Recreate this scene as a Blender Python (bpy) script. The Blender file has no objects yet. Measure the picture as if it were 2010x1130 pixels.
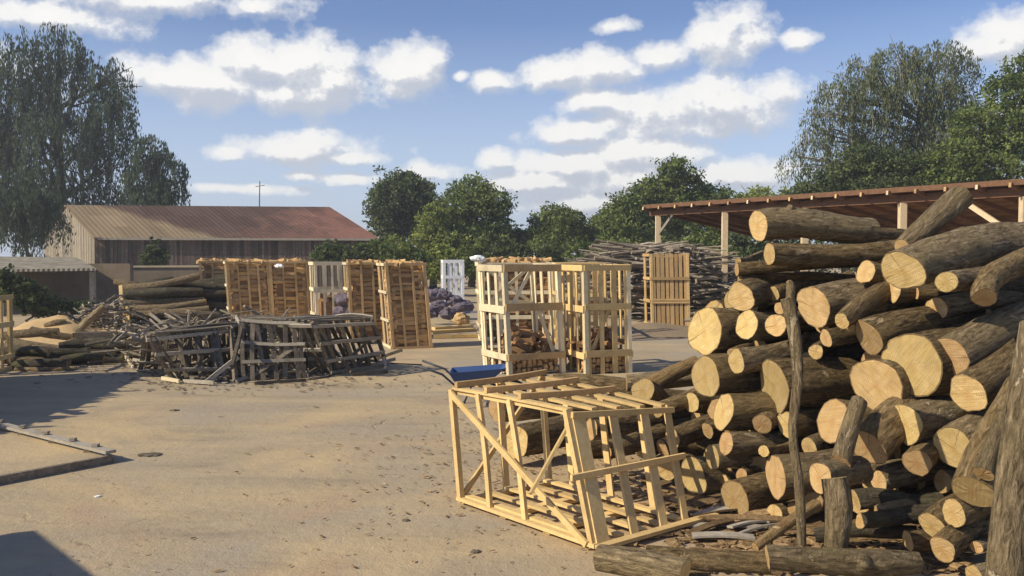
import bpy, math, random
import numpy as np
from mathutils import Vector, Matrix, noise as mnoise
S = bpy.context.scene
COL = S.collection
R = math.radians
# ------------------------------------------------------------------ camera
F = 1700.0; HZ = 500.0; CH = 2.1
PITCH = math.atan((565-HZ)/F)
cd = bpy.data.cameras.new("camera"); cam = bpy.data.objects.new("camera", cd); COL.objects.link(cam)
cd.sensor_width = 36; cd.lens = 36*F/2010; cd.clip_end = 5000; cd.clip_start = .05
cam.location = (0, 0, CH); cam.rotation_euler = (math.pi/2-PITCH, 0, 0)
S.camera = cam
S.render.resolution_x = 1024; S.render.resolution_y = 576
# ------------------------------------------------------------------ light
SUN_AZ = math.atan2(-.92, -.39)       # direction TO the sun in plan (x, y)
SUN_EL = R(35)
sd = Vector((math.sin(SUN_AZ)*math.cos(SUN_EL), math.cos(SUN_AZ)*math.cos(SUN_EL), math.sin(SUN_EL)))
sl = bpy.data.lights.new("sun", 'SUN'); sl.energy = 4.7; sl.angle = R(.55); sl.color = (1, .87, .66)
so = bpy.data.objects.new("sun", sl); COL.objects.link(so)
so.rotation_euler = sd.to_track_quat('Z', 'Y').to_euler(); so.location = (-20, -8, 20)
S.view_settings.view_transform = 'Standard'; S.view_settings.look = 'None'
S.view_settings.exposure = 0.27; S.view_settings.gamma = 1
W = bpy.data.worlds.new("World"); S.world = W; W.use_nodes = True
wt = W.node_tree; wt.nodes.clear()
def N(t, typ, **kw):
    n = t.nodes.new(typ)
    for k, v in kw.items():
        if k == 'ins':
            for i, x in v.items(): n.inputs[i].default_value = x
        else: setattr(n, k, v)
    return n
def math_(t, op, a, b=None, c=None, clamp=False):
    n = t.nodes.new('ShaderNodeMath'); n.operation = op; n.use_clamp = clamp
    for i, x in enumerate((a, b, c)):
        if x is None: continue
        if isinstance(x, (int, float)): n.inputs[i].default_value = x
        else: t.links.new(x, n.inputs[i])
    return n.outputs[0]
def ramp(t, fac, stops, interp='LINEAR'):
    n = t.nodes.new('ShaderNodeValToRGB'); n.color_ramp.interpolation = interp
    e = n.color_ramp.elements
    while len(e) < len(stops): e.new(.5)
    for i, (p, c) in enumerate(stops):
        e[i].position = p
        if isinstance(c, (int, float)): c = (c, c, c)
        e[i].color = (c[0], c[1], c[2], 1)
    t.links.new(fac, n.inputs[0]); return n.outputs[0]
def mixc(t, fac, a, b, mode='MIX'):
    n = t.nodes.new('ShaderNodeMix'); n.data_type = 'RGBA'; n.blend_type = mode
    for idx, x in ((0, fac), (6, a), (7, b)):
        if isinstance(x, (int, float)): n.inputs[idx].default_value = x
        elif isinstance(x, tuple): n.inputs[idx].default_value = (*x, 1)
        else: t.links.new(x, n.inputs[idx])
    return n.outputs[2]
# the sky, with cumulus laid out by azimuth and elevation
def azel(px, py):
    az = math.atan((px-1005)/F); return az, math.atan((HZ-py)/F*math.cos(az))
CL = [(430,165,150,42),(500,125,95,55),(585,140,105,60),(655,160,55,38),(340,155,80,32),(560,185,150,30),
      (805,145,70,44),(970,162,52,22),(905,152,20,10),(1100,150,80,30),(1190,130,95,36),(1290,115,90,30),(1410,85,92,46),(1465,80,45,30),
      (1400,205,135,52),(1290,225,140,52),(1170,200,66,22),(1120,265,90,26),(1210,58,58,15),(1565,83,36,18),
      (560,298,150,30),(450,302,60,18),(680,312,70,14),(690,352,60,14),(590,345,40,10),(975,315,40,20),(1110,325,120,30),(1260,300,120,34),(1060,355,110,24),(1240,360,140,36),
      (840,340,70,18),(1450,345,110,28),(300,2,230,34),(90,35,150,26),(500,18,40,14),(1965,90,75,48),(1940,60,40,22),(1180,400,150,26),(470,370,140,10),
      (-300,120,240,70),(2400,200,260,80)]
g = bpy.data.node_groups.new('cloud_density', 'ShaderNodeTree')
g.interface.new_socket('P', in_out='INPUT', socket_type='NodeSocketVector')
g.interface.new_socket('D', in_out='INPUT', socket_type='NodeSocketVector')
g.interface.new_socket('Density', in_out='OUTPUT', socket_type='NodeSocketFloat')
gi = g.nodes.new('NodeGroupInput'); go = g.nodes.new('NodeGroupOutput')
acc = None
for (px, py, rx, ry) in CL:
    a, e = azel(px, py); rx *= 1.06; ry *= 1.16; sx = F/rx; sy = F/ry
    vm = N(g, 'ShaderNodeVectorMath', operation='MULTIPLY_ADD'); g.links.new(gi.outputs[0], vm.inputs[0])
    vm.inputs[1].default_value = (sx, sy, 0); vm.inputs[2].default_value = (-a*sx, -e*sy, 0)
    ln = N(g, 'ShaderNodeVectorMath', operation='LENGTH'); g.links.new(vm.outputs[0], ln.inputs[0])
    acc = ln.outputs['Value'] if acc is None else math_(g, 'SMOOTH_MIN', acc, ln.outputs['Value'], .15)
n1 = N(g, 'ShaderNodeTexNoise', ins={'Scale': 11.0, 'Detail': 10.0, 'Roughness': .6}); g.links.new(gi.outputs[1], n1.inputs['Vector'])
n2 = N(g, 'ShaderNodeTexNoise', ins={'Scale': 34.0, 'Detail': 7.0, 'Roughness': .6}); g.links.new(gi.outputs[1], n2.inputs['Vector'])
d = math_(g, 'SUBTRACT', 1.22, acc)
d = math_(g, 'ADD', d, math_(g, 'MULTIPLY', math_(g, 'SUBTRACT', n1.outputs[0], .5), 2.6))
d = math_(g, 'ADD', d, math_(g, 'MULTIPLY', math_(g, 'SUBTRACT', n2.outputs[0], .5), 1.25))
g.links.new(d, go.inputs[0])
tc = N(wt, 'ShaderNodeTexCoord')
sp = N(wt, 'ShaderNodeSeparateXYZ'); wt.links.new(tc.outputs['Generated'], sp.inputs[0])
azn = math_(wt, 'ARCTAN2', sp.outputs[0], sp.outputs[1]); eln = math_(wt, 'ARCSINE', sp.outputs[2])
cb = N(wt, 'ShaderNodeCombineXYZ'); wt.links.new(azn, cb.inputs[0]); wt.links.new(eln, cb.inputs[1])
def dens(off):
    gn = wt.nodes.new('ShaderNodeGroup'); gn.node_tree = g
    o1 = N(wt, 'ShaderNodeVectorMath', operation='ADD'); wt.links.new(cb.outputs[0], o1.inputs[0]); o1.inputs[1].default_value = (off[0], off[1], 0)
    st = N(wt, 'ShaderNodeVectorMath', operation='MULTIPLY_ADD'); wt.links.new(o1.outputs[0], st.inputs[0]); st.inputs[1].default_value = (1, 1.15, 1)
    st.inputs[2].default_value = (.3, .1, .7)
    wt.links.new(o1.outputs[0], gn.inputs[0]); wt.links.new(st.outputs[0], gn.inputs[1]); return gn.outputs[0]
d0 = dens((0, 0)); d1 = dens((-.007, .014))
alpha = ramp(wt, d0, [(.0, 0), (.26, .42), (.58, .9), (1, .97)], 'LINEAR')
rel = math_(wt, 'SUBTRACT', d0, d1)
shade = math_(wt, 'ADD', math_(wt, 'MULTIPLY', rel, 1.35), math_(wt, 'SUBTRACT', .62, math_(wt, 'MULTIPLY', d0, .16)), clamp=True)
ccol = ramp(wt, shade, [(.1, (6.0, 6.4, 7.2)), (.42, (7.4, 7.6, 8.1)), (.75, (10.8, 10.6, 10.2))])
sky = N(wt, 'ShaderNodeTexSky'); sky.sky_type = 'NISHITA'; sky.sun_disc = False
sky.sun_elevation = SUN_EL; sky.sun_rotation = SUN_AZ; sky.air_density = 1.0; sky.dust_density = .5; sky.ozone_density = 2.8
skyb = mixc(wt, 1.0, sky.outputs[0], (1.08, 1.10, 1.32), 'MULTIPLY')
skyb = mixc(wt, ramp(wt, eln, [(.0, .7), (.1, .5), (.26, .0)]), skyb, (7.0, 8.2, 10.2))
mx = mixc(wt, alpha, skyb, ccol)
bg = N(wt, 'ShaderNodeBackground'); bg.inputs[1].default_value = .08
wt.links.new(mx, bg.inputs[0])
wo = N(wt, 'ShaderNodeOutputWorld'); wt.links.new(bg.outputs[0], wo.inputs[0])
# ------------------------------------------------------------------ projection helpers
def P(px, py, Y):
    xc = (px-1005)/F; yc = -(py-565)/F
    d = Vector((xc, math.cos(PITCH)+yc*math.sin(PITCH), -math.sin(PITCH)+yc*math.cos(PITCH)))
    return Vector((0, 0, CH)) + d*(Y/d.y)
def G(px, py):
    p = P(px, py, 1.0); dz = p.z-CH
    return P(px, py, -CH/dz)
rnd = random.Random(7)
def tag(o, label=None, cat=None, group=None, kind=None):
    if label: o['label'] = label
    if cat: o['category'] = cat
    if group: o['group'] = group
    if kind: o['kind'] = kind
    return o
def empty(name, loc):
    o = bpy.data.objects.new(name, None); COL.objects.link(o); o.location = loc; o.empty_display_size = .2; return o
class MB:
    def __init__(s): s.v = []; s.f = []; s.t = []; s.uv = None
    def add(s, vs, fs, tint=.5):
        b = len(s.v); s.v += [tuple(v) for v in vs]; s.f += [tuple(b+i for i in f) for f in fs]; s.t += [tint]*len(fs)
    def hexa(s, c, tint=.5):   # c: 4 bottom, 4 top, both counter-clockwise
        s.add(c, [(3,2,1,0),(4,5,6,7),(0,1,5,4),(1,2,6,5),(2,3,7,6),(3,0,4,7)], tint)
    def box(s, x0, x1, y0, y1, z0, z1, tint=.5):
        s.hexa([(x0,y0,z0),(x1,y0,z0),(x1,y1,z0),(x0,y1,z0),(x0,y0,z1),(x1,y0,z1),(x1,y1,z1),(x0,y1,z1)], tint)
    def bar(s, p, q, wdir, w, t, tint=.5, bend=0):
        p = Vector(p); q = Vector(q); ax = (q-p).normalized()
        wd = Vector(wdir); wd = (wd-ax*wd.dot(ax)).normalized(); td = ax.cross(wd)
        n = 4 if bend else 1; base = len(s.v)
        vs = []; fs = []
        for i in range(n+1):
            f = i/n; c = p.lerp(q, f)+td*(bend*math.sin(math.pi*f))+wd*(bend*.6*math.sin(math.pi*f))
            for a, b in ((-1,-1),(1,-1),(1,1),(-1,1)): vs.append(c+wd*(a*w/2)+td*(b*t/2))
        for i in range(n):
            for k in range(4): a = i*4+k; b = i*4+(k+1) % 4; fs.append((a, b, b+4, a+4))
        fs.append((3,2,1,0)); e = n*4; fs.append((e,e+1,e+2,e+3)); s.add(vs, fs, tint)
    def tube(s, pts, rad, seg=8, tint=.5, caps=True):
        vs = []; fs = []; pts = [Vector(p) for p in pts]
        for i, p in enumerate(pts):
            a = (pts[min(i+1, len(pts)-1)]-pts[max(i-1, 0)]).normalized()
            ref = Vector((0,0,1)) if abs(a.z) < .9 else Vector((1,0,0))
            u = a.cross(ref).normalized(); w = a.cross(u)
            for k in range(seg):
                th = 2*math.pi*k/seg; vs.append(p+(u*math.cos(th)+w*math.sin(th))*rad[i])
        for i in range(len(pts)-1):
            for k in range(seg):
                a = i*seg+k; b = i*seg+(k+1) % seg; fs.append((a, a+seg, b+seg, b))
        if caps:
            fs.append(tuple(range(seg))); fs.append(tuple(reversed(range((len(pts)-1)*seg, len(pts)*seg))))
        s.add(vs, fs, tint)
    def build(s, name, mat, parent=None, origin=None, smooth=False):
        o0 = Vector(origin) if origin is not None else Vector((0,0,0))
        if origin is None and parent is None and s.v:
            a = np.array(s.v); o0 = Vector(((a[:,0].min()+a[:,0].max())/2, (a[:,1].min()+a[:,1].max())/2, a[:,2].min()))
        inv = Matrix.Translation(-o0)
        if parent is not None: inv = parent.matrix_basis.inverted()
        me = bpy.data.meshes.new(name); me.from_pydata([inv@Vector(v) for v in s.v], [], s.f)
        if s.t:
            at = me.attributes.new('tint', 'FLOAT', 'FACE'); at.data.foreach_set('value', s.t)
        me.materials.append(mat)
        if smooth: me.polygons.foreach_set('use_smooth', [True]*len(me.polygons))
        o = bpy.data.objects.new(name, me); COL.objects.link(o)
        if parent is not None: o.parent = parent
        else: o.location = o0
        return o
# ------------------------------------------------------------------ materials
def newmat(name):
    m = bpy.data.materials.new(name); m.use_nodes = True; t = m.node_tree
    b = t.nodes['Principled BSDF']; b.inputs['Roughness'].default_value = .9; b.inputs['Specular IOR Level'].default_value = .12
    return m, t, b
def coords(t, kind='Object', scale=(1,1,1), rot=False):
    tc = N(t, 'ShaderNodeTexCoord'); mp = N(t, 'ShaderNodeMapping'); mp.inputs['Scale'].default_value = scale
    t.links.new(tc.outputs[kind], mp.inputs[0])
    oi = N(t, 'ShaderNodeObjectInfo'); c = N(t, 'ShaderNodeCombineXYZ')
    r = math_(t, 'MULTIPLY', oi.outputs['Random'], 37.0); t.links.new(r, c.inputs[0]); t.links.new(r, c.inputs[2])
    if kind == 'Object' and rot: t.links.new(c.outputs[0], mp.inputs['Location'])
    return mp.outputs[0], oi.outputs['Random']
def noi(t, vec, scale, detail=5, rough=.6, dist=0):
    n = N(t, 'ShaderNodeTexNoise', ins={'Scale': scale, 'Detail': detail, 'Roughness': rough, 'Distortion': dist}); t.links.new(vec, n.inputs['Vector']); return n.outputs[0]
def bump(t, b, h, strength=.5, dist=.02):
    n = N(t, 'ShaderNodeBump', ins={'Strength': strength, 'Distance': dist}); t.links.new(h, n.inputs['Height']); t.links.new(n.outputs[0], b.inputs['Normal'])
def tintn(t):
    a = N(t, 'ShaderNodeAttribute'); a.attribute_name = 'tint'; return a.outputs['Fac']
def m_bark(name, dark, light, moss=(.16,.17,.09)):
    m, t, b = newmat(name)
    v, r = coords(t, 'Object', (1, 1, .24), True)
    v2, _ = coords(t, 'Object', (1, 1, 1), True)
    fur = noi(t, v, 38, 6, .65, .6); patch = noi(t, v2, 3.2, 5, .6)
    c = ramp(t, fur, [(.32, dark), (.55, tuple((a+b_)/2 for a, b_ in zip(dark, light))), (.72, light)])
    c2 = mixc(t, ramp(t, patch, [(.48, 0), (.68, .6)]), c, moss)
    hs = N(t, 'ShaderNodeHueSaturation'); t.links.new(c2, hs.inputs['Color'])
    t.links.new(math_(t, 'ADD', math_(t, 'MULTIPLY', r, .5), .78), hs.inputs['Value'])
    hs.inputs['Saturation'].default_value = 1.08
    fine = noi(t, v2, 60, 3, .7)
    v3, _ = coords(t, 'Object', (1, 1, .45), True); pl = noi(t, v3, 5.5, 6, .7, 1.5)
    bare = math_(t, 'MULTIPLY', ramp(t, pl, [(.60, 0), (.64, 1)]), .75)
    t.links.new(mixc(t, bare, mixc(t, .4, hs.outputs[0], mixc(t, fine, (.03,.025,.02), (.42,.37,.28)), 'OVERLAY'), mixc(t, fine, tuple(x*.75 for x in light), tuple(min(1, x*1.2) for x in light))), b.inputs['Base Color'])
    bump(t, b, math_(t, 'SUBTRACT', math_(t, 'ADD', math_(t, 'MULTIPLY', fur, 1.6), math_(t, 'MULTIPLY', fine, .4)), math_(t, 'MULTIPLY', bare, .7)), 1.0, .028)
    return m
BARK = m_bark('bark', (.055,.037,.019), (.46,.355,.21), (.26,.20,.10))
BARKB = m_bark('bark_grey', (.085,.062,.037), (.52,.425,.28), (.30,.25,.14))
BARKD = m_bark('bark_weathered', (.04,.035,.027), (.17,.15,.115))
def m_cut():
    m, t, b = newmat('cut_wood')
    v, r = coords(t, 'Object', (1,1,1), False)
    tc = N(t, 'ShaderNodeTexCoord')
    vr = N(t, 'ShaderNodeVectorRotate'); vr.rotation_type = 'Z_AXIS'; t.links.new(tc.outputs['Object'], vr.inputs['Vector'])
    t.links.new(math_(t, 'MULTIPLY', r, 6.28), vr.inputs['Angle'])
    spx = N(t, 'ShaderNodeSeparateXYZ'); t.links.new(vr.outputs[0], spx.inputs[0])
    ln = N(t, 'ShaderNodeVectorMath', operation='LENGTH'); t.links.new(v, ln.inputs[0])
    nz = noi(t, v, 9, 4, .6); nf = noi(t, v, 45, 4, .7)
    rr = math_(t, 'ADD', ln.outputs['Value'], math_(t, 'MULTIPLY', nz, .035))
    rings = math_(t, 'ADD', math_(t, 'MULTIPLY', math_(t, 'SINE', math_(t, 'MULTIPLY', rr, 420)), .5), .5)
    base = mixc(t, ramp(t, nz, [(.35, 0), (.7, 1)]), (.49,.34,.145), (.60,.455,.245))
    base = mixc(t, math_(t, 'MULTIPLY', rings, .42), base, (.36,.215,.075))
    heart = ramp(t, rr, [(.015, 1), (.07, 0)])
    base = mixc(t, math_(t, 'MULTIPLY', heart, .5), base, (.36,.18,.06))
    saw = N(t, 'ShaderNodeMapping'); t.links.new(vr.outputs[0], saw.inputs[0]); saw.inputs['Scale'].default_value = (90, 4, 4)
    sw = noi(t, saw.outputs[0], 1.0, 2, .5)
    base = mixc(t, ramp(t, sw, [(.42, .0), (.7, .5)]), base, (.33,.22,.095))
    base = mixc(t, ramp(t, nf, [(.5, .0), (.8, .4)]), base, (.40,.25,.09))
    # drying cracks that run out from the heart
    cx = math_(t, 'ABSOLUTE', math_(t, 'ADD', spx.outputs[0], math_(t, 'MULTIPLY', math_(t, 'SUBTRACT', nz, .5), .05)))
    crack = math_(t, 'LESS_THAN', cx, math_(t, 'MULTIPLY', math_(t, 'MAXIMUM', math_(t, 'ADD', spx.outputs[1], math_(t, 'MULTIPLY', r, .03)), 0), .03))
    cy = math_(t, 'ABSOLUTE', math_(t, 'ADD', spx.outputs[1], math_(t, 'MULTIPLY', math_(t, 'SUBTRACT', nf, .5), .03)))
    crack2 = math_(t, 'LESS_THAN', cy, math_(t, 'MULTIPLY', math_(t, 'MAXIMUM', math_(t, 'SUBTRACT', 0.02, spx.outputs[0]), 0), .022))
    ck = math_(t, 'MAXIMUM', crack, crack2)
    ck = math_(t, 'MULTIPLY', ck, ramp(t, math_(t, 'FRACT', math_(t, 'MULTIPLY', r, 13)), [(.35, .15), (.6, 1)]))
    base = mixc(t, math_(t, 'MULTIPLY', ck, .65), base, (.12,.065,.025))
    hs = N(t, 'ShaderNodeHueSaturation'); t.links.new(base, hs.inputs['Color'])
    t.links.new(math_(t, 'ADD', math_(t, 'MULTIPLY', r, .5), .68), hs.inputs['Value'])
    t.links.new(math_(t, 'ADD', math_(t, 'MULTIPLY', math_(t, 'FRACT', math_(t, 'MULTIPLY', r, 7)), .022), .490), hs.inputs['Hue'])
    dirt = noi(t, v, 4.5, 5, .7, .8); dt = ramp(t, dirt, [(.46, 0), (.72, .5)]); hc = mixc(t, dt, hs.outputs[0], (.22,.15,.08))
    hc = mixc(t, math_(t, 'MULTIPLY', tintn(t), .85), hc, (.10,.065,.035))
    t.links.new(hc, b.inputs['Base Color'])
    bump(t, b, math_(t, 'SUBTRACT', math_(t, 'ADD', math_(t, 'MULTIPLY', sw, 1.6), math_(t, 'MULTIPLY', nf, .5)), math_(t, 'MULTIPLY', ck, 3)), .35, .006)
    return m
CUT = m_cut()
def m_wood(name, a, b_, sc=14, var=.45, dirt=.35, dirtc=(.10,.075,.045)):
    m, t, b = newmat(name)
    v, r = coords(t, 'Object', (1,1,1), True); tn = tintn(t)
    n1 = noi(t, v, sc, 5, .65, 1.2); n2 = noi(t, v, 2.3, 4, .6); nf = noi(t, v, 70, 2, .6)
    c = mixc(t, ramp(t, n1, [(.3, 0), (.7, 1)]), a, b_)
    c = mixc(t, math_(t, 'MULTIPLY', ramp(t, n2, [(.5, 0), (.75, 1)]), dirt), c, dirtc)
    hs = N(t, 'ShaderNodeHueSaturation'); t.links.new(c, hs.inputs['Color'])
    rv = math_(t, 'FRACT', math_(t, 'ADD', math_(t, 'MULTIPLY', r, 3.7), tn))
    t.links.new(math_(t, 'ADD', math_(t, 'MULTIPLY', rv, var), 1-var*.55), hs.inputs['Value'])
    t.links.new(hs.outputs[0], b.inputs['Base Color'])
    bump(t, b, math_(t, 'ADD', n1, math_(t, 'MULTIPLY', nf, .5)), .4, .006)
    return m
BLEACH = m_wood('bluish_white_wood', (.66,.68,.70), (.80,.82,.84), var=.1, dirt=.05)
NEWWOOD = m_wood('fresh_sawn_wood', (.56,.39,.16), (.68,.51,.25))
PALEWOOD = m_wood('pale_sawn_wood', (.66,.56,.35), (.80,.71,.49))
ORWOOD = m_wood('honey_sawn_wood', (.50,.32,.135), (.60,.42,.21))
OLDWOOD = m_wood('weathered_wood', (.09,.07,.05), (.25,.215,.165), var=.7)
OLDPALE = m_wood('bleached_wood', (.26,.23,.18), (.42,.39,.33), var=.6)
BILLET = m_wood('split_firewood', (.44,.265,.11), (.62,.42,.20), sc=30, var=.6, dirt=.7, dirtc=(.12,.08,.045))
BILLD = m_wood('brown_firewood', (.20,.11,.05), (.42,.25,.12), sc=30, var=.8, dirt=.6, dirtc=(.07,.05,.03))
PLANK = m_wood('barn_planks_painted_shade', (.07,.055,.042), (.16,.13,.105), sc=8, var=.9, dirt=.6, dirtc=(.17,.09,.065))  # barn wood with the front wall's shade put into its colour
PLANKL = m_wood('barn_planks_painted_sun', (.21,.185,.145), (.33,.295,.235), sc=8, var=.6)  # same barn wood, lightened to paint sun on the left gable
REDWOOD = m_wood('red_brown_boards', (.15,.078,.046), (.22,.125,.075), sc=8, var=.6)
POSTW = m_wood('shed_post_wood', (.55,.42,.26), (.68,.56,.38), sc=8, var=.2)
STICK = m_wood('branch_bark', (.13,.10,.07), (.42,.37,.29), sc=20, var=.9)
CHIP = m_wood('bark_chips', (.12,.075,.04), (.42,.29,.15), sc=20, var=1.0)
CHIPP = m_wood('pale_chips', (.30,.21,.11), (.55,.42,.25), sc=20, var=.8)
def m_plain(name, c, rough=.6, var=0, metal=0):
    m, t, b = newmat(name); b.inputs['Roughness'].default_value = rough; b.inputs['Metallic'].default_value = metal
    v, r = coords(t, 'Object'); n = noi(t, v, 9, 5, .7)
    t.links.new(mixc(t, n, tuple(x*(1-var) for x in c), tuple(min(1, x*(1+var)) for x in c)), b.inputs['Base Color'])
    b.inputs['Specular IOR Level'].default_value = .4
    return m
BLUE = m_plain('blue_paint', (.03,.075,.21), .45, .35); DARKM = m_plain('dark_steel', (.03,.035,.05), .5, .3)
RUBBER = m_plain('rubber', (.02,.02,.02), .8, .2); WHITEP = m_plain('white_plastic', (.78,.80,.80), .5, .1)
PURPLE = m_plain('purple_net', (.13,.11,.14), .95, .7); GALV = m_plain('galvanised_steel', (.45,.45,.42), .6, .3)
CONC = m_plain('sandy_concrete', (.44,.36,.24), .9, .25)
def m_plaster():
    m, t, b = newmat('old_plaster'); v, r = coords(t, 'Object'); n = noi(t, v, .9, 6, .65); n2 = noi(t, v, 7, 5, .7)
    c = ramp(t, n, [(.3, (.16,.125,.085)), (.5, (.24,.19,.13)), (.7, (.30,.25,.18))])
    t.links.new(mixc(t, math_(t, 'MULTIPLY', n2, .6), c, (.11,.09,.07)), b.inputs['Base Color']); bump(t, b, n2, .5, .03); return m
PLASTER = m_plaster()
def m_block():
    m, t, b = newmat('pale_blocks'); v, r = coords(t, 'Object')
    br = N(t, 'ShaderNodeTexBrick', ins={'Scale': 1.0, 'Mortar Size': .03}); br.inputs['Color1'].default_value = (.55,.52,.45,1); br.inputs['Color2'].default_value = (.45,.42,.36,1); br.inputs['Mortar'].default_value = (.2,.18,.15,1)
    rt = N(t, 'ShaderNodeMapping'); rt.inputs['Rotation'].default_value = (math.pi/2, 0, 0); t.links.new(v, rt.inputs[0]); t.links.new(rt.outputs[0], br.inputs['Vector'])
    t.links.new(br.outputs[0], b.inputs['Base Color']); return m
BLOCKW = m_block()
def m_roof():
    m, t, b = newmat('rusty_roof_sheets_painted_shade')
    uv = N(t, 'ShaderNodeUVMap'); uv.uv_map = 'UVMap'; s = N(t, 'ShaderNodeSeparateXYZ'); t.links.new(uv.outputs[0], s.inputs[0])
    v, r = coords(t, 'Object'); n = noi(t, v, .8, 6, .65, .5); n2 = noi(t, v, 5, 5, .7)
    sm = N(t, 'ShaderNodeMapping'); sm.inputs['Scale'].default_value = (40, 1.2, 1); t.links.new(uv.outputs[0], sm.inputs[0]); st = noi(t, sm.outputs[0], 1, 4, .6)
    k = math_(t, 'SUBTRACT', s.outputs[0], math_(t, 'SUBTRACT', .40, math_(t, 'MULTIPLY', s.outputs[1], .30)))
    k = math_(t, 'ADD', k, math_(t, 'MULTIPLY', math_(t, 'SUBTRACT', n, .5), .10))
    darkened = ramp(t, k, [(.0, 0), (.06, 1)])  # diagonal edge of a tree's shadow, painted into the roof colour
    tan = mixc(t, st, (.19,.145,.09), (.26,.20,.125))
    rust_in_shade = mixc(t, st, (.065,.048,.042), (.12,.072,.055))  # rust brown, kept dark to hold the painted tree shadow
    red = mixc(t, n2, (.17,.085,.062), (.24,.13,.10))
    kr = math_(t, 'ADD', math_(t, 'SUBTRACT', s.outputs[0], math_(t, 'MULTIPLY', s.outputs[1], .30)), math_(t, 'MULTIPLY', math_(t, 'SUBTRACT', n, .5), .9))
    rust_in_shade = mixc(t, ramp(t, kr, [(.50, 0), (.80, 1)]), rust_in_shade, red)
    cbx = N(t, 'ShaderNodeCombineXYZ'); t.links.new(math_(t, 'FLOOR', math_(t, 'MULTIPLY', s.outputs[0], 19)), cbx.inputs[0]); t.links.new(math_(t, 'FLOOR', math_(t, 'MULTIPLY', s.outputs[1], 3)), cbx.inputs[1])
    wn = N(t, 'ShaderNodeTexWhiteNoise'); t.links.new(cbx.outputs[0], wn.inputs[0]); hs = N(t, 'ShaderNodeHueSaturation'); t.links.new(mixc(t, darkened, tan, rust_in_shade), hs.inputs['Color']); t.links.new(math_(t, 'ADD', math_(t, 'MULTIPLY', wn.outputs[0], .38), math_(t, 'ADD', .6, math_(t, 'MULTIPLY', n2, .4))), hs.inputs['Value']); t.links.new(hs.outputs[0], b.inputs['Base Color'])
    w = math_(t, 'SINE', math_(t, 'MULTIPLY', s.outputs[0], 340)); bump(t, b, w, .25, .03); return m
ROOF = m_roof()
def m_asb():
    m, t, b = newmat('grey_roof_sheets'); v, r = coords(t, 'Object'); n = noi(t, v, 2.5, 6, .7)
    t.links.new(ramp(t, n, [(.3, (.15,.135,.10)), (.6, (.34,.31,.24)), (.8, (.5,.46,.38))]), b.inputs['Base Color'])
    s = N(t, 'ShaderNodeSeparateXYZ'); t.links.new(v, s.inputs[0]); bump(t, b, math_(t, 'SINE', math_(t, 'MULTIPLY', s.outputs[0], 40)), .7, .03); return m
ASB = m_asb()
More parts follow.
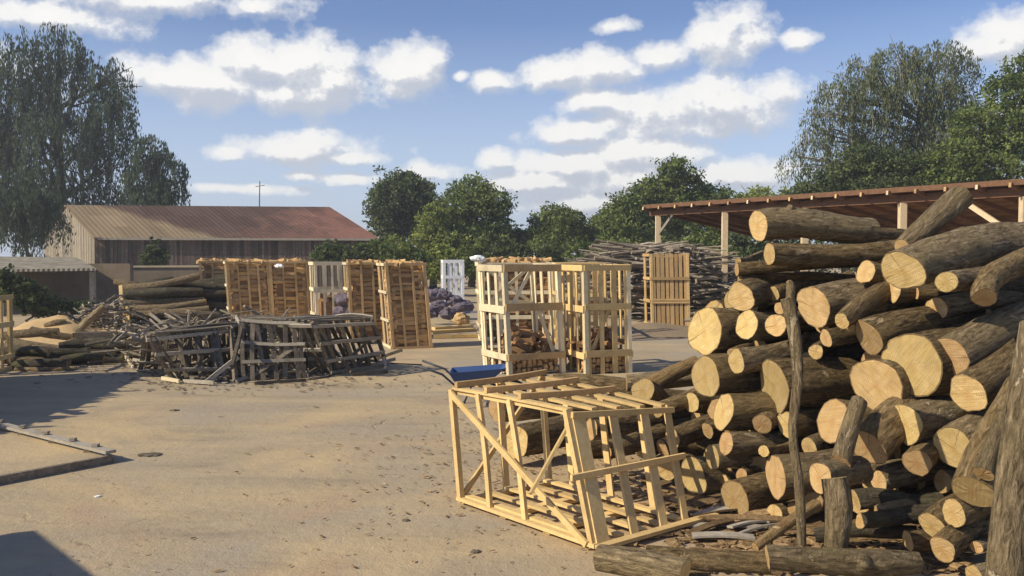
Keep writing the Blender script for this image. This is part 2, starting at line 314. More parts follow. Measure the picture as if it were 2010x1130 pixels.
def m_ground():
    m, t, b = newmat('packed_yard_dirt'); v, r = coords(t, 'Object')
    big = noi(t, v, .16, 5, .6, .4); mid = noi(t, v, .9, 6, .65, .3); fine = noi(t, v, 9, 6, .7); gr = noi(t, v, 55, 3, .7)
    sx = N(t, 'ShaderNodeMapping'); sx.inputs['Rotation'].default_value = (0, 0, .5); sx.inputs['Scale'].default_value = (.35, 1.5, 1); t.links.new(v, sx.inputs[0])
    track = noi(t, sx.outputs[0], 1.0, 6, .65, .3)
    c = mixc(t, ramp(t, mid, [(.35, 0), (.65, 1)]), (.37,.30,.195), (.435,.355,.235))
    c = mixc(t, ramp(t, big, [(.42, 0), (.6, .75)]), c, (.345,.285,.195))
    c = mixc(t, ramp(t, track, [(.50, 0), (.70, .8)]), c, (.50,.39,.23))
    c = mixc(t, ramp(t, track, [(.28, .8), (.44, 0)]), c, (.24,.20,.15))
    red = noi(t, v, .55, 4, .6, 1.0)
    c = mixc(t, ramp(t, red, [(.56, 0), (.72, .5)]), c, (.40,.27,.18))
    c = mixc(t, ramp(t, fine, [(.26, .5), (.40, 0)]), c, (.18,.14,.095))
    c = mixc(t, ramp(t, gr, [(.6, 0), (.78, .5)]), c, (.56,.46,.31))
    c = mixc(t, ramp(t, gr, [(.20, .5), (.34, 0)]), c, (.14,.11,.07))
    # hairline cracks and old joints in the hard standing
    vo = N(t, 'ShaderNodeTexVoronoi', ins={'Scale': .33}); vo.feature = 'DISTANCE_TO_EDGE'
    wv = N(t, 'ShaderNodeVectorMath', operation='ADD'); nn = N(t, 'ShaderNodeTexNoise', ins={'Scale': 1.3, 'Detail': 5.0}); t.links.new(v, nn.inputs['Vector'])
    t.links.new(v, wv.inputs[0]); t.links.new(nn.outputs[1], wv.inputs[1]); t.links.new(wv.outputs[0], vo.inputs['Vector'])
    ck = math_(t, 'MULTIPLY', ramp(t, vo.outputs[0], [(.0, 1), (.008, 0)]), ramp(t, mid, [(.50, 0), (.62, .7)]))
    c = mixc(t, ck, c, (.13,.105,.08))
    # sawdust trodden in around the log pile and the crates, brown waste to the left
    s = N(t, 'ShaderNodeSeparateXYZ'); t.links.new(v, s.inputs[0])
    dx = math_(t, 'MULTIPLY', math_(t, 'SUBTRACT', s.outputs[0], 1.6), .45); dy = math_(t, 'MULTIPLY', math_(t, 'SUBTRACT', s.outputs[1], 7.6), .27)
    dd = math_(t, 'SQRT', math_(t, 'ADD', math_(t, 'MULTIPLY', dx, dx), math_(t, 'MULTIPLY', dy, dy)))
    sd_ = math_(t, 'ADD', math_(t, 'SUBTRACT', 1.0, dd), math_(t, 'MULTIPLY', math_(t, 'SUBTRACT', mid, .5), 1.6))
    c = mixc(t, ramp(t, sd_, [(.05, 0), (.5, .7)]), c, mixc(t, fine, (.40,.27,.14), (.56,.42,.24)))
    pt_ = noi(t, v, .35, 4, .6, .6)
    c = mixc(t, ramp(t, pt_, [(.36, .8), (.48, 0)]), c, (.35,.305,.235)); c = mixc(t, ramp(t, pt_, [(.53, 0), (.66, .8)]), c, (.52,.40,.225))
    t.links.new(c, b.inputs['Base Color'])
    h = math_(t, 'ADD', math_(t, 'MULTIPLY', fine, 1.0), math_(t, 'ADD', math_(t, 'MULTIPLY', gr, .35), math_(t, 'MULTIPLY', track, 1.5)))
    bump(t, b, math_(t, 'SUBTRACT', h, math_(t, 'MULTIPLY', ck, .8)), .6, .03); return m
GROUND = m_ground()
def m_leaf(name, dark, light, trans=.38):
    m, t, b = newmat(name); v, r = coords(t, 'Object'); n = noi(t, v, .9, 4, .6); tn = tintn(t)
    f = math_(t, 'ADD', math_(t, 'MULTIPLY', n, .9), math_(t, 'MULTIPLY', math_(t, 'SUBTRACT', tn, .5), .8))
    c = ramp(t, f, [(.2, dark), (.5, tuple((a+b_)/2 for a, b_ in zip(dark, light))), (.8, light)])
    t.links.new(c, b.inputs['Base Color']); b.inputs['Roughness'].default_value = .65
    tr = N(t, 'ShaderNodeBsdfTranslucent'); t.links.new(c, tr.inputs[0]); ms = N(t, 'ShaderNodeMixShader'); ms.inputs[0].default_value = trans
    out = t.nodes['Material Output']; t.links.new(b.outputs[0], ms.inputs[1]); t.links.new(tr.outputs[0], ms.inputs[2]); t.links.new(ms.outputs[0], out.inputs[0]); return m
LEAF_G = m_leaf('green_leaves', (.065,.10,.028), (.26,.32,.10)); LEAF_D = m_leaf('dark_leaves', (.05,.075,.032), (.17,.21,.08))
LEAF_Y = m_leaf('yellow_green_leaves', (.12,.16,.035), (.36,.40,.11)); LEAF_B = m_leaf('birch_leaves', (.045,.07,.045), (.13,.17,.10))
LEAF_S = m_leaf('silver_birch_leaves', (.08,.105,.05), (.23,.26,.14)); TRUNK = m_bark('tree_bark', (.05,.04,.03), (.17,.14,.11)); WTRUNK = m_bark('birch_bark', (.25,.23,.2), (.62,.6,.55))
# ------------------------------------------------------------------ ground
gm = MB(); gm.add([(-400,-40,0),(400,-40,0),(400,600,0),(-400,600,0)], [(0,1,2,3)])
go_ = gm.build('ground', GROUND, origin=(0,0,0)); tag(go_, kind='structure')
# ------------------------------------------------------------------ barn, wall, low shed
def lerp(a, b, f): return a+(b-a)*f
def plank_wall(name, p0, p1, z0, ztop, mat, parent, bw=.19, seed=1):
    r = random.Random(seed); m = MB(); p0 = Vector((p0[0], p0[1], 0)); p1 = Vector((p1[0], p1[1], 0)); L = (p1-p0).length; d = (p1-p0)/L
    nrm = Vector((d.y, -d.x, 0)); x = 0
    while x < L-.02:
        w = min(bw*r.uniform(.75, 1.25), L-x); o = r.uniform(0, .025)
        a = p0+d*(x+.006); b = p0+d*(x+w-.006); za = ztop(x/L); zb = ztop((x+w)/L); zz = z0+r.uniform(-.03,.05)
        q = [a+nrm*(.02+o), b+nrm*(.02+o), b-nrm*.02, a-nrm*.02]
        m.hexa([v+Vector((0,0,zz)) for v in q]+[q[0]+Vector((0,0,za)), q[1]+Vector((0,0,zb)), q[2]+Vector((0,0,zb)), q[3]+Vector((0,0,za))], r.random()); x += w
    m.box(0,0,0,0,0,0) if False else None
    return m.build(name, mat, parent)
EL = P(187, 463, 48); ER = P(727, 461.5, 50)
wv_ = Vector((-.90, 1, 0))*3.9
zE = 3.15; zR = 5.08
bl = Vector((EL.x, EL.y, 0)); br_ = Vector((ER.x, ER.y, 0)); bbl = bl+wv_*2; bbr = br_+wv_*2
barn = empty('barn', ((bl+bbr)/2)); tag(barn, 'long low wooden barn with a tan and rust-red sheet roof behind the left crates', 'barn')
plank_wall('front_wall', bl, br_, 0, lambda f: zE-.06, PLANK, barn, seed=3)
plank_wall('gable_wall', bbl, bl, 0, lambda f: zE-.06+(zR-zE)*(1-abs(f-.5)*2), PLANKL, barn, seed=4)
plank_wall('gable_wall', br_, bbr, 0, lambda f: zE-.06+(zR-zE)*(1-abs(f-.5)*2), PLANK, barn, seed=5)
plank_wall('rear_wall', bbr, bbl, 0, lambda f: zE-.06, PLANK, barn, seed=6)
def roof_slab(name, a, b, c, d, th, mat, parent):   # a,b eave; c,d ridge (c over b)
    m = MB(); dn = Vector((0,0,-th)); m.hexa([a+dn, b+dn, c+dn, d+dn, a, b, c, d]); o = m.build(name, mat, parent)
    uv = o.data.uv_layers.new(name='UVMap'); loc = {0:(0,0),1:(1,0),2:(1,1),3:(0,1)}
    for lp in o.data.loops: uv.data[lp.index].uv = loc[lp.vertex_index % 4]
    return o
def up(p, z): return Vector((p.x, p.y, z))
du = (br_-bl).normalized()*.35; wn = wv_.normalized()
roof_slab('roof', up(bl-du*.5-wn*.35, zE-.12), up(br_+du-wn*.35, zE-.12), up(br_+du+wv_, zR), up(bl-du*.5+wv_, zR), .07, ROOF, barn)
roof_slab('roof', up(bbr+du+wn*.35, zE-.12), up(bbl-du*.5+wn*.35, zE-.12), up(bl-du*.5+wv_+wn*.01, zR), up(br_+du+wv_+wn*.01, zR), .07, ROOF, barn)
m = MB(); a_ = up(bl-wn*.42, zE-.17); b__ = up(br_-wn*.42+du, zE-.17); m.bar(a_, b__, (0,0,1), .12, .03, .6); m.build('fascia_board', OLDPALE, barn)
# antenna mast behind the barn
am = MB(); ap = P(507, 402, 62); at_ = P(510, 355, 62)
am.tube([(ap.x, ap.y, 0), (ap.x, ap.y, 3), at_], [.06,.05,.03], 6); am.bar(at_+Vector((-.3,0,-.4)), at_+Vector((.35,0,-.3)), (0,0,1), .04, .04)
tag(am.build('antenna_mast', DARKM), 'thin dark antenna mast rising behind the barn ridge', 'antenna mast')
# yard wall
ywm = MB(); wl = G(60, 600); wr = G(430, 598)
ywm.hexa([(wl.x, wl.y, 0), (wr.x, wr.y, 0), (wr.x, wr.y+.35, 0), (wl.x, wl.y+.35, 0), (wl.x, wl.y, 1.55), (wr.x, wr.y, 1.57), (wr.x, wr.y+.35, 1.57), (wl.x, wl.y+.35, 1.55)])
yw = ywm.build('yard_wall', PLASTER); tag(yw, 'low dirty beige plaster wall in front of the barn', 'wall')
m = MB(); m.bar((wl.x, wl.y+.17, 1.60), (wr.x, wr.y+.17, 1.62), (0,1,0), .45, .07, .4); m.build('coping', CONC, yw)
# extends right, hidden by crates
# low shed
ls = empty('low_shed', G(40, 612)); tag(ls, 'low open shed with a pale grey sheet roof at the left edge', 'shed')
e0 = P(-260, 532, 29); e1 = P(188, 526, 30.5); r0 = P(-260, 500, 34.5); r1 = P(150, 505, 34.8)
m = MB(); dn = Vector((0,0,-.09)); m.hexa([e0+dn, e1+dn, r1+dn, r0+dn, e0, e1, r1, r0]); m.build('roof', ASB, ls)
for px in (-200, 4, 182):
    m = MB(); q = P(px, 560, 29.6 if px < 100 else 31); m.bar((q.x, q.y, 0), (q.x, q.y, e0.z-.05), (1,0,0), .16, .16, .3); m.build('post', OLDPALE, ls)
m = MB(); m.box(e0.x, e1.x-.6, 34.6, 34.9, 0, 1.75); m.build('rear_wall', PLASTER, ls)
# ------------------------------------------------------------------ open shed on the right
k = 1.45
q0 = Vector((3.5*k, 20.8*k, 0)); dv = Vector((4.7*k, -6.9*k, 0)); pn = Vector((.83,.56,0))
fz = 3.78; bz = 2.72
sh = empty('open_shed', q0); tag(sh, 'long open-fronted timber shed with red-brown roof boards behind the log heap', 'shed')
T1 = 1.55
A = q0-dv*.03-pn*.35; B = q0+dv*T1-pn*.35; C_ = B+pn*6.8; D_ = A+pn*6.8
m = MB(); nb = 26
for i in range(nb):
    f0 = i/nb; f1 = (i+.93)/nb
    w = [lerp(A, D_, f0), lerp(B, C_, f0), lerp(B, C_, f1), lerp(A, D_, f1)]; zz = [lerp(fz, bz, f0)]*2+[lerp(fz, bz, f1)]*2
    m.hexa([up(p, z-.03) for p, z in zip(w, zz)]+[up(p, z) for p, z in zip(w, zz)], rnd.random())
m.build('roof_boards', REDWOOD, sh)
m = MB(); m.hexa([up(A, fz+.01), up(B, fz+.01), up(C_, bz+.01), up(D_, bz+.01), up(A, fz+.06), up(B, fz+.06), up(C_, bz+.06), up(D_, bz+.06)]); m.build('roof_covering', OLDWOOD, sh)
m = MB(); a = q0-dv*.03; b = q0+dv*T1; m.bar(up(a, fz-.22), up(b, fz-.22), (0,0,1), .2, .12, .5); m.build('front_beam', REDWOOD, sh)
m = MB(); m.bar(up(A-pn*.01, fz-.01), up(B-pn*.01, fz-.01), (0,0,1), .13, .035, .2); m.build('fascia_board', REDWOOD, sh)
for i in range(25):
    f = -.02+i*T1/24.5; a = q0+dv*f
    m = MB(); m.bar(up(a-pn*.48, fz-.075), up(a+pn*6.3, bz-.04), (0,0,1), .11, .06, rnd.random()); m.build('rafter', REDWOOD, sh); m = MB(); m.bar(up(a-pn*.482, fz-.075), up(a-pn*.49, fz-.074), (0,0,1), .108, .058, .5); m.build('rafter_end', POSTW if i % 3 == 0 else ORWOOD, sh)
for i in range(7):
    a = q0+dv*(i*.25)
    m = MB(); m.bar(up(a, 0), up(a, fz-.33), (1,0,0), .17, .17, .5); m.build('post', POSTW, sh)
    a2 = a+pn*6.2; m = MB(); m.bar(up(a2, 0), up(a2, bz-.05), (1,0,0), .14, .14, .3); m.build('post', OLDWOOD, sh)
for s_ in (1,):
    a = q0+dv*1.0; m = MB(); m.bar(up(a, fz-1.35), up(a-dv*.125, fz-.3), (0,0,1), .12, .08, .6); m.build('brace', POSTW, sh)
a = q0+dv*.0; m = MB(); m.bar(up(a, fz-1.0), up(a+dv*.06, fz-.3), (0,0,1), .09, .07, .6); m.build('brace', OLDPALE, sh)
# pale block wall seen behind the branch heap
bw = MB(); c0 = G(1340, 568); bw.box(c0.x, c0.x+3.2, 46, 46.3, 0, 1.55)
bw = MB(); p = P(1365, 505, 38); q = P(1470, 505, 38); bw.box(p.x, q.x, 38, 38.3, 0, 2.0); tag(bw.build('block_wall', BLOCKW), 'pale block wall behind the branch heap, left of the first shed posts', 'wall')
# ------------------------------------------------------------------ trees
def leafmesh(name, pts, sizes, mat, parent, rs, droop=0, tint=None):
    n = len(pts); pts = np.asarray(pts)
    a = rs.normal(size=(n,3)); a /= np.linalg.norm(a, axis=1)[:,None]
    b = rs.normal(size=(n,3))
    if droop: a = a*.35+np.array([0,0,-1.0]); a /= np.linalg.norm(a, axis=1)[:,None]
    b -= a*(a*b).sum(1)[:,None]; b /= np.linalg.norm(b, axis=1)[:,None]
    s = np.asarray(sizes)[:,None]; wd = (.28 if droop else .55)
    v = np.stack([pts-a*s*.5, pts+b*s*wd*.5, pts+a*s*.5, pts-b*s*wd*.5], axis=1).reshape(-1,3)
    me = bpy.data.meshes.new(name); me.vertices.add(n*4); me.vertices.foreach_set('co', v.astype(np.float32).ravel())
    me.loops.add(n*4); me.loops.foreach_set('vertex_index', np.arange(n*4, dtype=np.int32))
    me.polygons.add(n); me.polygons.foreach_set('loop_start', np.arange(0, n*4, 4, dtype=np.int32)); me.polygons.foreach_set('loop_total', np.full(n, 4, dtype=np.int32))
    me.update(); at = me.attributes.new('tint', 'FLOAT', 'FACE'); at.data.foreach_set('value', (tint if tint is not None else rs.rand(n)).astype(np.float32))
    me.materials.append(mat); o = bpy.data.objects.new(name, me); COL.objects.link(o); o.parent = parent; return o
def tree(name, label, cat, Y, blobs, leaf, lsize, nleaf, trunkpx, depth=1.0, group=None, weep=False, strand=(1.5, 4), tmat=None, seed=1, dens_=1.0, tr=.25, lead=None):
    """blobs: (px, py, rx, ry) outlines in the photograph; the crown is built at distance Y"""
    rs = np.random.RandomState(seed); r = random.Random(seed)
    base = P(trunkpx, 560, Y); base.z = 0
    root = empty(name, base); tag(root, label, cat, group)
    cs = []
    for (px, py, rx, ry) in blobs:
        c = P(px, py, Y)-base; rr = rx*Y/F; rz = ry*Y/F; c.y += r.uniform(-.4,.4)*rr*depth
        cs.append((c, rr, rz))
    m = MB(); top = max(c.z for c, _, _ in cs)
    tp = [Vector((0,0,0))]; H = top*.92; tx = max(cs, key=lambda q: q[0].z)[0]
    for i in range(1, 6): f = i/5; tp.append(Vector((tx.x*f*f+r.uniform(-.15,.15), tx.y*f*.5, H*f)))
    m.tube(tp, [tr*(1-.8*i/5) for i in range(6)], 8, .5)
    m_tr = m
    for c, rr, rz in cs:
        f = max(.15, min(.8, (c.z-rz*1.2)/H)); i = int(f*5); s0 = tp[i].lerp(tp[min(i+1,5)], f*5-i)
        mid = s0.lerp(c, .5)+Vector((0,0,rr*.15)); m.tube([s0, mid, c+Vector((0,0,rz*.3))], [tr*.45, tr*.28, tr*.08], 6, .5)
        for j in range(7):
            e = c+Vector((r.gauss(0,.5)*rr, r.gauss(0,.5)*rr*depth, r.gauss(0,.45)*rz)); m.tube([mid, mid.lerp(e,.5)+Vector((0,0,.1*rr)), e], [tr*.16, tr*.1, tr*.04], 4, .5)
    m.v = [tuple(Vector(v)+base) for v in m.v]; m.build('trunk', tmat or TRUNK, root, smooth=True)
    P_ = []; Sz = []; T_ = []
    vol = [rr*rr*rz**.6 for _, rr, rz in cs]; tot = sum(vol)
    if not weep:
        for (c, rr, rz), vv in zip(cs, vol):
            nc = max(14, int(nleaf*vv/tot/24))
            d = rs.normal(size=(nc,3)); d /= np.linalg.norm(d, axis=1)[:,None]
            rad = rs.uniform(.25,1.0,nc)**.45*rs.uniform(.72,1.12,nc)*np.where(rs.rand(nc)<.10, rs.uniform(1.05,1.38,nc), 1)
            cen = np.array(c)+d*rad[:,None]*np.array([rr, rr*depth, rz])
            for q in cen:
                kk = rs.randint(14, 34); cr = rs.uniform(.16,.30)*min(rr, 1.8)
                pp = q+rs.normal(size=(kk,3))*cr*np.array([.62,.62,.42]); P_.append(pp); Sz.append(rs.uniform(.6,1.3,kk)*lsize)
                T_.append(np.clip(rs.uniform(.1,.9)+rs.uniform(-.12,.12,kk), 0, 1))
    else:
        wood = MB()
        for (c, rr, rz), vv in zip(cs, vol):
            ns = max(10, int(nleaf*vv/tot/26))
            for _ in range(ns):
                d = rs.normal(size=3); d /= np.linalg.norm(d); 
                q = np.array(c)+d*rs.uniform(.2,1)**.4*np.array([rr, rr*depth, rz])
                L = rs.uniform(*strand)*rs.uniform(.5,1); kk = int(10+L*11*dens_)
                f = np.sort(rs.uniform(0,1,kk)); out = d[:2]*.35
                sx = rs.normal()*.12
                pp = np.stack([q[0]+out[0]*np.sin(f*1.6)+rs.normal(size=kk)*.09+sx*f, q[1]+out[1]*np.sin(f*1.6)+rs.normal(size=kk)*.09, q[2]+.25*np.sin(f*2.6)-L*f], axis=1)
                P_.append(pp); Sz.append(rs.uniform(.6,1.3,kk)*lsize); T_.append(np.clip(rs.uniform(.1,.9)+rs.uniform(-.1,.1,kk),0,1))
                if rs.rand() < .15: wood.tube([pp[0]+np.array(base), pp[kk//2]+np.array(base), pp[-1]+np.array(base)], [.02,.015,.008], 3, .5, False)
        tag(wood.build('twigs', tmat or TRUNK, root), None, None, None, 'stuff')
    P_ = np.concatenate(P_); leafmesh('crown', P_, np.concatenate(Sz), leaf, root, rs, droop=weep, tint=np.concatenate(T_))
    return root
TG = 'trees beyond the yard'
WEEP3 = 1
tree('weeping_birch', 'tall dark weeping birch filling the left edge above the low shed', 'tree', 60,
     [(50,120,60,70),(115,90,50,50),(150,170,80,80),(235,150,32,50),(55,250,70,110),(215,240,55,80),(130,290,90,90),(235,310,30,70),(60,390,65,60),(170,390,75,50),(20,180,40,120),(-60,250,90,150)],
     LEAF_B, .30, 47000, 120, weep=True, strand=(1.6,4.2), seed=11, tr=.4)
tree('weeping_birch', 'smaller dark weeping birch rising over the left half of the barn roof', 'tree', 57,
     [(295,290,30,30),(330,330,30,35),(285,350,40,40),(340,370,25,25),(300,395,40,30)], LEAF_B, .27, 13000, 300, weep=True, strand=(1.0,2.4), seed=12, tr=.2)
tree('weeping_birch', 'low weeping birch hanging in front of the left gable of the barn', 'tree', 45.5, [(55,395,50,40),(98,405,24,36),(40,440,40,36),(100,440,22,30),(20,380,40,50)], LEAF_B, .22, 11000, 70, weep=True, strand=(.9,2.2), seed=13, tr=.14)
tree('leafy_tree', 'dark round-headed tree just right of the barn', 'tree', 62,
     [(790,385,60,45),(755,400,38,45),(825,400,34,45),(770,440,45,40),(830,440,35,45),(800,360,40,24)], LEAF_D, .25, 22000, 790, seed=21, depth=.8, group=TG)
tree('leafy_tree', 'tall mid-green tree with a loose feathery top in the middle of the far trees', 'tree', 56,
     [(930,375,45,32),(960,400,45,32),(900,410,50,36),(870,440,48,45),(955,440,50,45),(915,470,80,35),(985,420,22,28),(850,480,40,30)], LEAF_G, .23, 24000, 925, seed=22, group=TG)
tree('leafy_tree', 'bushy yellow-green tree on the left flank of the tall feathery tree', 'tree', 53,
     [(850,430,30,32),(840,470,36,34),(880,480,40,30),(770,490,50,22)], LEAF_Y, .21, 10000, 850, seed=23, group=TG)
tree('leafy_tree', 'small spreading green tree standing alone between two gaps of sky', 'tree', 56,
     [(1090,420,34,18),(1065,450,36,30),(1110,445,40,32),(1130,465,30,28),(1085,480,60,22),(1140,430,14,14)], LEAF_G, .22, 13000, 1092, seed=24, group=TG)
tree('leafy_tree', 'large grey-green tree behind the left end of the open shed', 'tree', 54,
     [(1325,335,38,30),(1295,370,50,32),(1350,370,45,35),(1240,405,48,34),(1320,410,70,40),(1400,390,42,28),(1220,450,50,38),(1290,460,70,38),(1390,440,60,45)], LEAF_G, .24, 32000, 1310, seed=25, group=TG)
tree('leafy_tree', 'low yellowish tree between the grey-green tree and the silvery birch', 'tree', 50,
     [(1490,395,48,26),(1440,410,30,26),(1550,400,40,30),(1500,430,70,34)], LEAF_Y, .2, 12000, 1490, seed=26, group=TG)
tree('weeping_birch', 'broad silvery weeping birch with sky showing through, above the open shed', 'tree', 46,
     [(1680,140,40,30),(1750,120,50,34),(1830,110,60,28),(1900,130,30,30),(1640,190,40,40),(1700,190,60,45),(1790,180,70,40),(1870,190,50,40),(1600,270,30,30),(1650,270,50,40),(1740,260,60,45),(1830,260,60,45),(1560,315,26,30),(1900,230,40,40),(1620,330,40,30),(1700,330,60,34),(1800,320,60,34),(1590,230,24,24),(1870,290,50,40)],
     LEAF_S, .19, 50000, 1780, weep=True, strand=(.9,2.8), tmat=WTRUNK, seed=31, tr=.26, dens_=1.1)
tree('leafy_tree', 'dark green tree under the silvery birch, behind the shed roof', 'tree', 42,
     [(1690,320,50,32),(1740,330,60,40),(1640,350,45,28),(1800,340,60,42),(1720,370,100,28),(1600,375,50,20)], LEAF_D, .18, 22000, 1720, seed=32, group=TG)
tree('leafy_tree', 'big bushy green tree at the right edge beneath the large cloud', 'tree', 40,
     [(1980,180,50,45),(2010,150,40,50),(1930,250,60,50),(1990,260,60,50),(1880,310,60,40),(1960,330,70,40),(1850,350,50,30),(2060,260,60,100)], LEAF_G, .18, 25000, 1960, seed=33, group=TG)
tree('leafy_tree', 'low green tree filling the dip between the feathery tree and the small spreading tree', 'tree', 58, [(1015,480,36,22),(1035,470,26,20),(1000,465,24,22)], LEAF_G, .22, 7000, 1015, seed=27, group=TG)
tree('leafy_tree', 'low green tree left of the large grey-green tree', 'tree', 58, [(1180,455,34,34),(1160,475,34,26),(1200,430,30,28)], LEAF_G, .22, 9000, 1180, seed=28, group=TG)
BG = 'bushes along the far side of the yard'
for i, (px, py, rx, ry, Y, mt, lab) in enumerate([
    (740,490,40,26,45,LEAF_G,'green bush at the right corner of the barn'),(800,500,45,30,44,LEAF_G,'green bush below the dark round-headed tree'),(870,505,40,30,44,LEAF_Y,'yellow-green bush behind the tallest filled crate'),
    (940,495,45,28,46,LEAF_G,'green bush behind the bluish far crate'),(1010,495,40,26,46,LEAF_D,'dark bush behind the central crates'),(1080,500,45,26,47,LEAF_D,'dark bush under the small spreading tree'),
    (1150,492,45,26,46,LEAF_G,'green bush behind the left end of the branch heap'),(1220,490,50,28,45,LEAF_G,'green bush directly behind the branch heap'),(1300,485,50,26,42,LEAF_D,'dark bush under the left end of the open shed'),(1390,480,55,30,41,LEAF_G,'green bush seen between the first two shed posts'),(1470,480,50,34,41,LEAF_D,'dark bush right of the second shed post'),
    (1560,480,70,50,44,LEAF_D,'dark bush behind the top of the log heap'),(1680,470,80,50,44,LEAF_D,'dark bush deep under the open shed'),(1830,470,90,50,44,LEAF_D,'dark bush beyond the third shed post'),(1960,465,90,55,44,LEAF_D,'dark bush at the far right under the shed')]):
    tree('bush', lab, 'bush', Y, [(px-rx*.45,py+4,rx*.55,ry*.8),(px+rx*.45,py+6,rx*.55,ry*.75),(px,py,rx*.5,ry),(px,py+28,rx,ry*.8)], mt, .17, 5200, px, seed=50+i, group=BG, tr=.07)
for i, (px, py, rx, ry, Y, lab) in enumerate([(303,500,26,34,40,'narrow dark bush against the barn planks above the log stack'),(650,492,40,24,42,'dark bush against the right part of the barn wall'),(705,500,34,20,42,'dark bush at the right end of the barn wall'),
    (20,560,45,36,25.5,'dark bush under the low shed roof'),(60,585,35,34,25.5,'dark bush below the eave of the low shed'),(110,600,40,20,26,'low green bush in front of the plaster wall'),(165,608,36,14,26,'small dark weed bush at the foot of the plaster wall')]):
    tree('bush', lab, 'bush', Y, [(px-rx*.4,py+6,rx*.6,ry*.7),(px+rx*.4,py+4,rx*.6,ry*.7),(px,py-4,rx*.5,ry)], LEAF_D, .14, 3600, px, seed=80+i, group='bushes by the barn and low shed', tr=.05)
